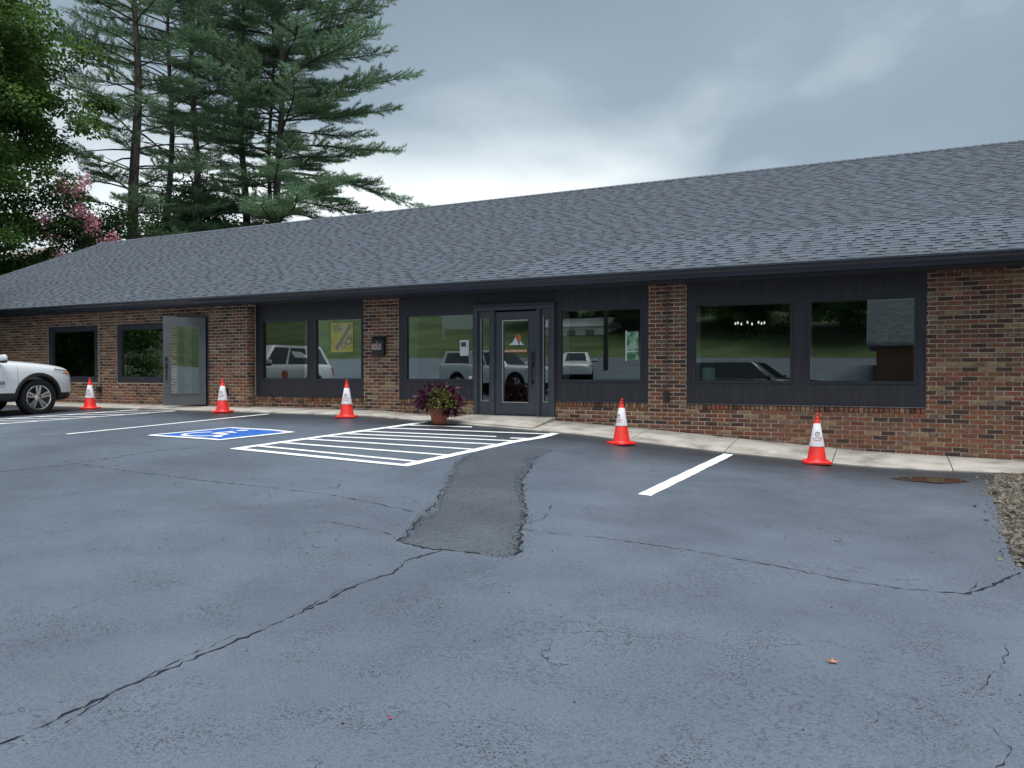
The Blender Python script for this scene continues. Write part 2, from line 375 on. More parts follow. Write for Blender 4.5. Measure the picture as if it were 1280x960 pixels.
def ada_figure():
    # wheelchair symbol drawn in the local frame of the painted square (u to the right, v towards the building)
    A, B, C2, D2 = [Vector((p[0], p[1])) for p in (ADA[0], ADA[3], ADA[2], ADA[1])]
    def uv(u, v):
        p = A.lerp(B, u).lerp(D2.lerp(C2, u), v); return (p.x, p.y)
    wheel = [uv(.42 + .23*math.cos(t), .36 + .23*math.sin(t)) for t in np.linspace(R(130), R(375), 18)]
    for pts, w in ((wheel, .075), ([uv(.42, .70), uv(.42, .44), uv(.62, .44)], .085), ([uv(.62, .44), uv(.72, .20), uv(.80, .22)], .085), ([uv(.42, .60), uv(.58, .60)], .07)):
        ribbon('wheelchair_symbol', pts, w, M['paint'], .0095, step=.05)
    polysheet('wheelchair_symbol', [uv(.42 + .065*math.cos(t), .82 + .065*math.sin(t)) for t in np.linspace(0, 2*math.pi, 14)[:-1]], M['paint'], .0095)
ada_figure()

# cracks follow the paving seams
def crack(pts, w=.016, wander=.014):
    return ribbon('crack', pts, w * .5, M['crack'], .0035, step=.04, jit=.0025, wj=.9, wander=wander)
crack([(-2.90, -13.0), (-2.92, -11.51), (-2.95, -11.0), (-2.93, -10.34), (-2.94, -9.72), (-2.98, -9.25), (-2.93, -9.02), (-3.02, -8.69), (-2.94, -8.36)], .018, .014)
crack([(-2.955, -9.95), (-2.99, -9.5), (-2.96, -9.2)], .008, .012); crack([(-2.88, -11.3), (-2.98, -10.8), (-2.99, -10.3)], .007, .012)
crack([(-2.73, -7.45), (-2.39, -7.44), (-2.01, -7.36)], .008); crack([(-2.1, -7.38), (-1.35, -7.41), (-.76, -7.52), (-.28, -7.68), (.1, -7.74), (.47, -7.67)], .014)
crack([(.44, -7.68), (.58, -7.46), (.72, -7.15), (.82, -6.95)], .028, .008); crack([(.46, -7.62), (.50, -7.5), (.53, -7.35)], .012, .006)
crack([(-9.2, -9.0), (-8.96, -7.99), (-8.74, -7.39), (-8.75, -7.13), (-8.74, -6.76), (-8.78, -6.02), (-8.49, -5.68)], .017)
crack([(-9.01, -7.21), (-8.5, -7.25), (-7.68, -7.29), (-7.06, -7.28), (-6.28, -7.28), (-5.76, -7.24), (-5.5, -7.23), (-4.85, -7.22), (-3.75, -7.42)], .013)
crack([(-4.34, -8.11), (-3.95, -8.12), (-3.53, -8.16)], .007); crack([(-4.3, -3.6), (-4.34, -3.32), (-3.97, -3.03), (-3.63, -2.64)], .012)
crack([(-2.79, -7.26), (-2.74, -6.97), (-2.92, -6.35)], .008); crack([(-5.3, -7.2), (-5.1, -6.9), (-5.2, -6.7)], .007)
crack([(.3, -10.2), (.42, -9.9), (.38, -9.7)], .004); crack([(.35, -9.4), (.5, -8.9), (.55, -8.6)], .003)
crack([(-12.5, -3.3), (-10.9, -3.1), (-9.6, -3.2)], .008)

def patch():
    Ys = [-8.33, -8.15, -7.5, -7.1, -6.3, -5.4, -4.9, -4.05, -3.4, -3.0]
    L_ = [-3.36, -3.42, -3.68, -3.80, -4.17, -4.62, -4.84, -5.10, -5.02, -4.9]; R_ = [-2.44, -2.41, -2.72, -2.86, -3.25, -3.71, -3.86, -4.16, -4.27, -4.35]
    ys = np.linspace(-8.33, -3.0, 90); vs = []; fs = []; nc = 10
    lj = 0; rj = 0
    for j, y in enumerate(ys):
        lj = lj * .6 + rng.uniform(-.035, .035); rj = rj * .6 + rng.uniform(-.045, .045)
        l = float(np.interp(y, Ys, L_)) + lj; r = float(np.interp(y, Ys, R_)) + rj
        for i in range(nc + 1):
            x = l + (r - l) * i / nc; yy = y + (rng.uniform(-.03, .03) if j in (0, 89) else 0)
            edge_ = i in (0, nc) or j in (0, 89)
            vs.append((x, yy, H(x, yy) + (-.002 if edge_ else .010 + rng.uniform(-.002, .002))))
        if j:
            for i in range(nc): a = (j-1)*(nc+1)+i; fs.append((a, a+1, a+nc+2, a+nc+1))
    MB().add(vs, fs).build('asphalt_patch', M['patch'], LOT, smooth=60)
    # broken rim of the patch
    def rim(side, y0, y1, w):
        pts = []
        for y in np.linspace(y0, y1, 26): pts.append((float(np.interp(y, Ys, side)), y))
        ribbon('crack', pts, w, M['crack'], .0045, step=.05, jit=.012, wj=.8, wander=.02)
    rim(R_, -8.2, -4.3, .014); rim(L_, -8.3, -6.4, .012)
    ribbon('crack', [(-3.4, -8.30), (-3.1, -8.37), (-2.75, -8.32), (-2.42, -8.22)], .015, M['crack'], .0045, step=.04, jit=.005, wj=.8, wander=.012)
    # loose crumbs at the ragged rim
    V = []; F = []
    for k in range(3200):
        y = rng.uniform(-8.35, -3.8); sd_ = R_ if rng.random() < .55 else L_
        x = float(np.interp(y, Ys, sd_)) + rng.gauss(0, .035) * (2.2 if rng.random() < .2 else 1) - (.03 if sd_ is R_ else -.03); r = rng.uniform(.002, .006); b = len(V); z = H(x, y) + .008
        V += [(x-r, y, z), (x, y-r, z), (x+r, y+r*.3, z), (x, y+r, z+r), (x, y, z+r*1.3)]
        F += [(b, b+1, b+4), (b+1, b+2, b+4), (b+2, b+3, b+4), (b+3, b, b+4)]
    o = link(bpy.data.objects.new('asphalt_crumbs', np_mesh('asphalt_crumbs', np.array(V), np.array(F), M['crumb'])), LOT); tag(o, kind='stuff')
patch()

def right_edge():
    # bed of soil and rubble beside the lot, with stones scattered on it
    Ey = [-7.1, -6.9, -6.5, -5.6, -4.8, -3.75, -2.8, -1.9, -1.2]; Ex = [1.2, .88, .86, .92, .97, 1.05, 1.07, 1.24, 1.26]
    ys = np.linspace(-7.15, -1.22, 80); xs_n = 24; vs = []; fs = []; j0 = 0
    for j, y in enumerate(ys):
        j0 = j0 * .6 + rng.uniform(-.05, .05); l = float(np.interp(y, Ey, Ex)) + j0
        for i in range(xs_n + 1):
            t = i / xs_n; x = l + (6.5 - l) * t ** 1.4
            z = H(x, y) + (-.004 if i == 0 or j == 0 else min(.05, .012 + .05 * t) + rng.uniform(-.008, .012))
            vs.append((x, y, z))
        if j:
            for i in range(xs_n): a = (j-1)*(xs_n+1)+i; fs.append((a, a+1, a+xs_n+2, a+xs_n+1))
    o = MB().add(vs, fs).build('soil_bed', M['soil'], None, smooth=60); tag(o, kind='structure')
    V = []; F = []
    for k in range(11000):
        y = rng.uniform(-7.1, -1.3); l = float(np.interp(y, Ey, Ex)); x = l + abs(rng.gauss(0, .75)) - .04
        if k < 500: x = l + rng.gauss(0, .09)
        r = rng.uniform(.004, .013) if rng.random() < .95 else rng.uniform(.014, .035); z = H(x, y) + (.004 if x < l else min(.05, .016 + .05 * ((x - l) / 5.5) ** .7))
        b = len(V); a0 = rng.uniform(0, 6.28); n = 4
        for q in range(n): a = a0 + q * 6.283 / n; rr = r * rng.uniform(.7, 1.2); V.append((x + rr*math.cos(a), y + rr*math.sin(a), z))
        for q in range(n): a = a0 + q * 6.283 / n + .3; rr = r * rng.uniform(.4, .75); V.append((x + rr*math.cos(a), y + rr*math.sin(a), z + r * rng.uniform(.35, .75)))
        for q in range(n): F.append((b+q, b+(q+1) % n, b+n+(q+1) % n, b+n+q))
        F.append((b+n, b+n+1, b+n+2, b+n+3))
    o = link(bpy.data.objects.new('gravel', np_mesh('gravel', np.array(V), np.array(F), M['stone']))); tag(o, 'loose pale gravel and rubble beside the asphalt edge', 'gravel', kind='stuff')
right_edge()

# ------------------------------------------------------------------ sidewalk
def build_sidewalk():
    root = MB()
    xs = np.arange(-30, 8.01, .5); vs = []; fs = []
    for i, x in enumerate(xs):
        vs += [(x, .1, base(x) - .03), (x, -1.19, edge(x) - .04), (x, -1.19, edge(x) - .3), (x, .1, base(x) - .3)]
        if i:
            a = 4 * (i - 1); b = 4 * i
            for k in range(4): fs.append((a + k, a + (k+1) % 4, b + (k+1) % 4, b + k))
    o = root.add(vs, fs).build('sidewalk', M['mortar']); tag(o, kind='structure')
    x = -29.6; k = 0
    while x < 7.6:
        w = 1.52; x1 = x + w - .012; n = 6; vs = []; fs = []
        back = -.26 if x1 < -12.9 else -.012
        for i in range(n + 1):
            xx = x + (x1 - x) * i / n; wob = rng.uniform(-.006, .006)
            zb = base(xx); ze = edge(xx) + .028
            yb = back; zb = zb + (ze - zb) * (-yb / 1.2) * .9
            fy = -1.2 + wob
            vs += [(xx, yb, zb), (xx, -.65, zb + (ze - zb) * .5), (xx, fy + .02, ze), (xx, fy, ze - .012), (xx, fy, ze - .16), (xx, yb, zb - .16)]
            if i:
                a = 6 * (i-1); b = 6 * i
                for q in range(6): fs.append((a+q, a+(q+1) % 6, b+(q+1) % 6, b+q))
        fs += [tuple(range(6)), tuple(6*n + q for q in reversed(range(6)))]
        MB().add(vs, fs).build('slab', M['concrete'], o); x += w; k += 1
    # landing in front of the entrance
    poly = []
    MB().add([(-7.32, 0, .575), (-5.56, 0, .565), (-5.50, -1.16, .44), (-7.42, -1.16, .525), (-7.32, 0, .3), (-5.56, 0, .3), (-5.50, -1.16, .25), (-7.42, -1.16, .25)],
             [(0,1,2,3), (0,4,5,1), (1,5,6,2), (2,6,7,3), (3,7,4,0), (4,7,6,5)]).build('landing', M['concrete'], o)
build_sidewalk()

def puddle():
    poly = [(.02, -2.30), (.2, -2.06), (.42, -1.90), (.62, -1.88), (.80, -2.0), (.93, -2.18), (.78, -2.34), (.55, -2.5), (.30, -2.45), (.12, -2.38)]
    m = mat('water', (.012, .012, .012), .02, .5)
    P = subdiv(poly, 3); P = [(x + rng.uniform(-.012, .012), y + rng.uniform(-.02, .02)) for x, y in P]
    z = max(H(x, y) for x, y in P) + .003
    o = MB().add([(x, y, z) for x, y in P], [tuple(range(len(P)))]).build('puddle', m); tag(o, kind='structure')
puddle()

# ------------------------------------------------------------------ the brick building
B = empty('brick_building', (0, 0, 0))
tag(B, 'long low brick building with dark trim, large windows and a grey shingle roof', 'building')
ZS = 2.925                       # soffit height
XL, XR = -27.6, 7.0
CH, CW = .0705, .216             # brick course height and length, joint included
LW = -.25                        # face of the left wing
SOLDIERS = [(-13.0, -9.95), (-9.07, -7.28), (-5.58, -3.80), (-3.13, .51)]
# openings in the brick face: x0, x1, z0, z1
OPEN_MAIN = [(-13.0, -9.95, .755, 3.0), (-9.07, -7.28, .755, 3.0), (-7.28, -5.58, .2, 3.0), (-5.58, -3.80, .755, 3.0), (-3.13, .51, .755, 3.0)]
OPEN_LEFT = [(-20.10, -18.10, 1.13, 2.60), (-17.38, -15.50, 1.13, 2.60), (-15.26, -14.20, .3, 2.75)]
WALL = None
def mortar_core():
    mb = MB()
    def rects(x0, x1, opens, y0, y1):
        xs = sorted({x0, x1, *[o[0] for o in opens], *[o[1] for o in opens]})
        for a, b in zip(xs[:-1], xs[1:]):
            o = next((o for o in opens if o[0] <= a + 1e-6 and o[1] >= b - 1e-6), None)
            if o is None: mb.box((a, y0, -.1), (b, y1, ZS - .001))
            else:
                if o[2] > 0: mb.box((a, y0, -.1), (b, y1, o[2]))
                if o[3] < ZS: mb.box((a, y0, o[3]), (b, y1, ZS - .001))
    rects(-13.0, XR, OPEN_MAIN, .0045, .2); rects(XL, -13.0045, OPEN_LEFT, LW + .0045, .2)
    mb.box((XL, .2, -.1), (XL + .2, 14.0, ZS - .001)); mb.box((XR - .2, .2, -.1), (XR, 14.0, ZS - .001)); mb.box((XL, 13.8, -.1), (XR, 14.0, ZS - .001))
    for x in (XL + .1, XR - .1): mb.prism([(.2, ZS), (13.6, ZS), (6.9, 5.95)], x - .1, x + .1, 'x')
    return mb.build('brick_wall', M['mortar'], B)
WALL = mortar_core()
def lay_bricks():
    r = random.Random(3); bricks = []
    def run(x0, x1, y, opens, key):
        for c in range(0, 44):
            z0 = -.07 + c * CH
            if z0 > ZS - .02: break
            segs = [(x0, x1)]
            for o in opens:
                if z0 + CH * .5 > o[2] and z0 + CH * .5 < o[3]:
                    n = []
                    for a, b in segs:
                        if o[1] <= a or o[0] >= b: n.append((a, b)); continue
                        if o[0] > a: n.append((a, o[0]))
                        if o[1] < b: n.append((o[1], b))
                    segs = n
            off = (c % 2) * CW * .5 + key
            for a, b in segs:
                k = math.floor((a - off) / CW)
                while k * CW + off < b:
                    p = max(a, k * CW + off); q = min(b, (k + 1) * CW + off); k += 1
                    if q - p > .018 and z0 + CH > base((p + q) / 2) - .05:
                        zt = min(z0 + CH - .014, ZS - .003); bricks.append((p + (.007 if p > a + .001 else .001), q - (.007 if q < b - .001 else .001), z0, zt, y, 0, q - p > CW - .001))
    run(-13.0, XR, 0, OPEN_MAIN, 0); run(XL, -13.0, LW, OPEN_LEFT, .05)
    for a, b in SOLDIERS:      # brick-on-end sills under the panels
        n = round((b - a) / .0715); w = (b - a) / n
        for k in range(n): bricks.append((a + k*w + .005, a + (k+1)*w - .005, .752, .852, 0, 1, False))
    # corner returns of the left wing
    cam_ = EYE
    near = sorted((bk for bk in bricks if bk[6] and bk[1] < 1.75), key=lambda bk: (Vector(((bk[0]+bk[1])/2, bk[4], bk[2])) - cam_).length_squared if bk[2] > base(bk[0]) - .02 else 1e9)[:290]
    nset = set(near); meshes = []
    for m in M['br']:
        mb = MB(); h = (CH - .014) / 2; w = CW / 2 - .007; e = .004
        vs = [(-w, 0, -h), (w, 0, -h), (w, 0, h), (-w, 0, h), (-w+e, -.004, -h+e), (w-e, -.004, -h+e), (w-e, -.004, h-e), (-w+e, -.004, h-e), (-w, .05, -h), (w, .05, -h), (w, .05, h), (-w, .05, h)]
        fs = [(4,5,6,7), (0,1,5,4), (1,2,6,5), (2,3,7,6), (3,0,4,7), (8,9,1,0), (9,10,2,1), (10,11,3,2), (11,8,0,3), (8,11,10,9)]
        meshes.append(mb.add(vs, fs).mesh('brick', m))
    V = []; F = []; MI = []
    for bk in bricks:
        x0, x1, z0, z1, y, sol, full = bk; mi = r.choices(range(6), BRW)[0]
        if sol: mi = r.choices(range(6), [24, 8, 20, 22, 20, 6])[0]
        elif z0 < .45 and x0 > -13 and r.random() < .3: mi = r.choice((0, 3, 4, 0))
        py = y - r.uniform(-.001, .004)
        if bk in nset:
            o = bpy.data.objects.new('brick', meshes[mi]); o.location = ((x0+x1)/2, py, (z0+z1)/2); o.rotation_euler = (0, R(r.uniform(-.25, .25)), R(r.uniform(-.3, .3)))
            link(o, WALL); continue
        e = .003; b = len(V); t = r.uniform(-.0012, .0012)
        V += [(x0, py+.004, z0+t), (x1, py+.004, z0-t), (x1, py+.004, z1-t), (x0, py+.004, z1+t), (x0+e, py, z0+e+t), (x1-e, py, z0+e-t), (x1-e, py, z1-e-t), (x0+e, py, z1-e+t),
              (x0, py+.04, z0), (x1, py+.04, z0), (x1, py+.04, z1), (x0, py+.04, z1)]
        fs = [(4,5,6,7), (0,1,5,4), (1,2,6,5), (2,3,7,6), (3,0,4,7), (8,9,1,0), (9,10,2,1), (10,11,3,2), (11,8,0,3)]
        F += [tuple(b + q for q in f) for f in fs]; MI += [mi] * 9
    # return face at the corner of the left wing
    for c in range(0, 43):
        z0 = -.07 + c * CH
        if z0 + CH > ZS + .02 or z0 < .4: continue
        mi = r.choices(range(6), BRW)[0]; b = len(V); x = -13.0; e = .006
        segs = [(LW + .012, -.012)] if c % 2 else [(LW + .012, LW + .125), (LW + .136, -.012)]
        for a, d in segs:
            b = len(V); mi = r.choices(range(6), BRW)[0]; zt = min(z0 + CH - .011, ZS - .003)
            V += [(x, a, z0), (x, d, z0), (x, d, zt), (x, a, zt), (x - .02, a, z0), (x - .02, d, z0), (x - .02, d, zt), (x - .02, a, zt)]
            F += [tuple(b + q for q in f) for f in ((0,1,2,3), (0,4,5,1), (1,5,6,2), (2,6,7,3), (3,7,4,0))]; MI += [mi] * 5
    o = link(bpy.data.objects.new('brickwork', np_mesh('brickwork', np.array(V), np.array(F), M['br'], MI)), WALL); tag(o, kind='stuff')
lay_bricks()

# painted timber panels round the windows; each board a part
PY = .022
def panel(x0, x1, z0, z1, y=PY, d=.16, m='char', name='wall_panel'):
    return MB().box((x0 + .001, y, z0), (x1 - .001, y + d, z1)).build(name, M[m], B)
WINS = []
def window(x0, x1, z0, z1, y=PY, fw=.035, reveal=True, trim='char_trim', lite=False):
    fr = MB()
    yo = y - .012; yi = y + .075
    for a, b in (((x0, yo, z0), (x0+fw, yi, z1)), ((x1-fw, yo, z0), (x1, yi, z1)), ((x0+fw, yo, z0), (x1-fw, yi, z0+fw)), ((x0+fw, yo, z1-fw), (x1-fw, yi, z1))): fr.box(a, b)
    w = fr.build('window', M[trim], B)
    MB().box((x0+fw-.005, y+.030, z0+fw-.005), (x1-fw+.005, y+.040, z1-fw+.005)).build('pane', M['glass'], w)
    e = MB()
    bw = .012
    for a, b in (((x0+fw, y+.018, z0+fw), (x1-fw, y+.029, z0+fw+bw)), ((x0+fw, y+.018, z1-fw-bw), (x1-fw, y+.029, z1-fw))): e.box(a, b)
    e.build('glazing_bead', M['metal_edge'] if lite else M['char_trim'], w)
    if reveal:
        rv = MB(); d = .34
        rv.box((x0-.02, y+.08, z0-.02), (x0+fw-.004, y+.08+d, z1+.02)); rv.box((x1-fw+.004, y+.08, z0-.02), (x1+.02, y+.08+d, z1+.02))
        rv.box((x0+fw-.004, y+.08, z1-fw+.004), (x1-fw+.004, y+.08+d, z1+.02)); rv.box((x0+fw-.004, y+.08, z0-.02), (x1-fw+.004, y+.08+d, z0+fw-.004))
        rv.build('reveal', M['dry'], w)
    WINS.append((x0, x1, z0, z1, y)); return w
PB = .858
def bay(x0, x1, wins):
    panel(x0, x1, PB, 1.215); panel(x0, x1, 2.575, ZS - .002, d=.14, y=PY - .006)
    xs = [x0]; 
    for a, b in wins: xs += [a - .035, b + .035]
    xs.append(x1)
    for k in range(0, len(xs), 2): panel(xs[k], xs[k+1], 1.215, 2.575, y=PY - .003)
    for a, b in wins: window(a - .035, b + .035, 1.215, 2.575)
    # sloped cap under the panel
    MB().prism([(-.012, PB - .006), (.05, PB - .006), (.05, PB + .012), (-.004, PB + .004)], x0 + .002, x1 - .002, 'x').build('sill', M['char_trim'], B)
bay(-13.0, -9.95, [(-12.81, -11.49), (-11.25, -10.03)])
bay(-9.07, -7.28, [(-8.88, -7.33)]); bay(-5.58, -3.80, [(-5.46, -3.95)])
bay(-3.13, .51, [(-2.98, -1.44), (-1.14, .345)])
panel(-7.28, -5.58, 2.66, ZS - .002, y=PY - .006, d=.14)

def entrance():
    fx0, fx1, z0, z1 = -7.28, -5.58, .578, 2.66; y = -.01
    f = MB()
    for a, b in ((fx0, fx0 + .075), (fx1 - .075, fx1), (-6.905, -6.835), (-5.945, -5.875)): f.box((a, y - .03, z0), (b, y + .15, z1 - .075))
    f.box((fx0, y - .03, z1 - .075), (fx1, y + .15, z1)); f.box((fx0, y - .05, z0 - .03), (fx1, y + .15, z0))
    fr = f.build('door_frame', M['door_paint'], B)
    MB().box((fx0 - .03, y - .075, z1), (fx1 + .03, y + .03, z1 + .04)).build('drip_cap', M['char_trim'], fr)
    for a, b in ((fx0 + .075, -6.905), (-5.875, fx1 - .075)):
        s = MB(); yo = y + .02; yi = y + .075; gz0 = .845; gz1 = 2.44; g0 = a + .06; g1 = b - .06
        s.box((a, yo, z0), (g0, yi, z1 - .075)); s.box((g1, yo, z0), (b, yi, z1 - .075)); s.box((g0, yo, z0), (g1, yi, gz0)); s.box((g0, yo, gz1), (g1, yi, z1 - .075))
        sl = s.build('sidelight', M['door_paint'], B)
        MB().box((g0 - .003, y + .045, gz0 - .003), (g1 + .003, y + .053, gz1 + .003)).build('pane', M['glass'], sl)
        MB().box((g0, y + .012, gz0), (g0 + .010, yo - .001, gz1)).box((g0, y + .012, gz0 - .012), (g1, yo - .001, gz0)).build('glazing_bead', M['metal_edge'], sl)
    a, b = -6.832, -5.948; yo = y + .012; yi = y + .06; g0, g1, gz0, gz1 = -6.655, -6.125, .83, 2.375
    d = MB(); d.box((a, yo, z0 + .01), (g0, yi, 2.55)); d.box((g1, yo, z0 + .01), (b, yi, 2.55)); d.box((g0, yo, z0 + .01), (g1, yi, gz0)); d.box((g0, yo, gz1), (g1, yi, 2.55))
    door = d.build('door', M['door_paint'], B)
    MB().box((g0 - .004, y + .03, gz0 - .004), (g1 + .004, y + .04, gz1 + .004)).build('pane', M['glass'], door)
    e = MB(); t = .018
    e.box((g0 - t, yo - .008, gz0 - t), (g0, yo - .001, gz1 + t)); e.box((g0, yo - .008, gz0 - t), (g1, yo - .001, gz0)); e.box((g0, yo - .008, gz1), (g1, yo - .001, gz1 + t)); 
    e.build('glazing_bead', M['metal_edge'], door)
    MB().box((g1, yo - .008, gz0 - t), (g1 + .012, yo - .001, gz1 + t)).build('glazing_bead', M['char_trim'], door)
    h = MB(); hx = -6.03
    h.box((hx - .03, yo - .03, 1.62), (hx + .03, yo - .001, 1.78)); h.tube([(hx, yo - .012, 1.56), (hx, yo - .06, 1.54), (hx, yo - .07, 1.40), (hx, yo - .06, 1.24), (hx, yo - .012, 1.20)], .014, 8)
    h.box((hx - .028, yo - .014, 1.50), (hx + .028, yo - .001, 1.59)); h.box((hx - .022, yo - .012, 1.17), (hx + .022, yo - .001, 1.23))
    h.build('handle', M['black'], door)
    # emblem on the door glass: sun behind a peak, with a lettered bar below
    yy = y + .0255; cx = -6.385
    em = empty('emblem', (0, 0, 0), 0, door)
    MO = mat('orange_vinyl', (.62, .20, .06), .5); MW = mat('white_vinyl', (.78, .80, .84), .5); MD = mat('dark_vinyl', (.02, .015, .015), .5)
    c = [(cx + .04 + .068 * math.cos(t), 2.045 + .068 * math.sin(t)) for t in np.linspace(0, 2*math.pi, 25)[:-1]]
    MB().prism(c, yy - .001, yy).build('emblem_sun', MO, door)
    MB().prism([(cx + .025, 2.10), (cx + .05, 2.10), (cx + .045, 2.03), (cx + .03, 2.0)], yy - .0025, yy - .0012).build('emblem_mark', mat('rust_vinyl', (.30, .07, .02), .5), door)
    MB().prism([(cx - .155, 1.915), (cx - .10, 1.955), (cx - .075, 1.965), (cx - .02, 2.06), (cx + .035, 1.975), (cx + .075, 1.915)], yy - .004, yy - .003).build('emblem_peak', MW, door)
    MB().prism([(cx + .085, 1.915), (cx + .175, 1.915), (cx + .115, 1.955), (cx + .088, 2.0), (cx + .07, 1.97)], yy - .004, yy - .003).build('emblem_peak', MW, door)
    MB().prism([(cx + .03, 1.985), (cx + .06, 2.0), (cx + .085, 1.915), (cx + .07, 1.915)], yy - .0055, yy - .0045).build('emblem_mark', MD, door)
    MB().prism([(cx - .235, 1.775), (cx + .22, 1.775), (cx + .22, 1.83), (cx - .235, 1.83)], yy - .001, yy).build('emblem_bar', MO, door)
    r = random.Random(5); x = cx - .22; ML = mat('cream_vinyl', (.80, .66, .50), .5); mb = MB()
    while x < cx + .20:
        w = r.uniform(.012, .022); mb.prism([(x, 1.787), (x + w, 1.787), (x + w, 1.818), (x, 1.818)], yy - .003, yy - .002); x += w + (.007 if r.random() < .82 else .02)
    o = mb.build('emblem_letters', ML, door); tag(o, kind='stuff')
    bpy.data.objects.remove(em)
entrance()

def left_wing():
    for a, b in ((-20.10, -18.10), (-17.38, -15.50)):
        f = MB(); y = LW + .02; z0, z1 = 1.13, 2.60; t = .11
        for p, q in (((a, y, z0), (a+t, y+.14, z1)), ((b-t, y, z0), (b, y+.14, z1)), ((a+t, y, z0), (b-t, y+.14, z0+t)), ((a+t, y, z1-t), (b-t, y+.14, z1))): f.box(p, q)
        f.build('window_surround', M['char'], B); window(a + t, b - t, z0 + t, z1 - t, y=y + .012)
    # doorway with the door standing open
    a, b, z0, z1 = -15.26, -14.20, .62, 2.75; y = LW + .01
    f = MB(); f.box((a, y, z0), (a+.07, y+.16, z1-.07)); f.box((b-.07, y, z0), (b, y+.16, z1-.07)); f.box((a, y, z1-.07), (b, y+.16, z1)); f.box((a, y-.02, z0-.05), (b, y+.16, z0))
    f.build('door_frame', M['char_trim'], B)
    dw = .90; Mx = Matrix.Translation((-14.27, LW - .02, 0)) @ Matrix.Rotation(R(53), 4, 'Z')      # door leaf runs from the hinge towards local -x
    g0, g1, gz0, gz1 = -.73, -.15, .92, 2.44; z0 = .64; z1 = 2.66
    d = MB()
    for p, q in (((-dw, -.022, z0), (g0, .022, z1)), ((g1, -.022, z0), (0, .022, z1)), ((g0, -.022, z0), (g1, .022, gz0)), ((g0, -.022, gz1), (g1, .022, z1))): d.box(p, q, 0, Mx)
    door = d.build('door', M['left_door'], B); tag(door, 'grey glazed door standing open')
    MB().box((g0 - .004, -.006, gz0 - .004), (g1 + .004, .006, gz1 + .004), 0, Mx).build('pane', M['glass'], door)
    e = MB(); t = .03
    for p, q in (((g0-t, -.034, gz0-t), (g0, -.0225, gz1+t)), ((g1, -.034, gz0-t), (g1+t, -.0225, gz1+t)), ((g0, -.034, gz0-t), (g1, -.0225, gz0)), ((g0, -.034, gz1), (g1, -.0225, gz1+t))): e.box(p, q, 0, Mx)
    e.build('glazing_bead', M['left_door'], door)
    h = MB(); hx = -.835
    h.box((hx-.03, -.05, 1.66), (hx+.03, -.0225, 1.74), 0, Mx); h.box((hx-.03, -.045, 1.48), (hx+.03, -.0225, 1.60), 0, Mx)
    h.tube([Mx @ Vector(p) for p in ((hx, -.03, 1.47), (hx, -.075, 1.45), (hx, -.08, 1.34), (hx, -.07, 1.24), (hx, -.03, 1.22))], .014, 8); h.build('handle', M['black'], door)
left_wing()

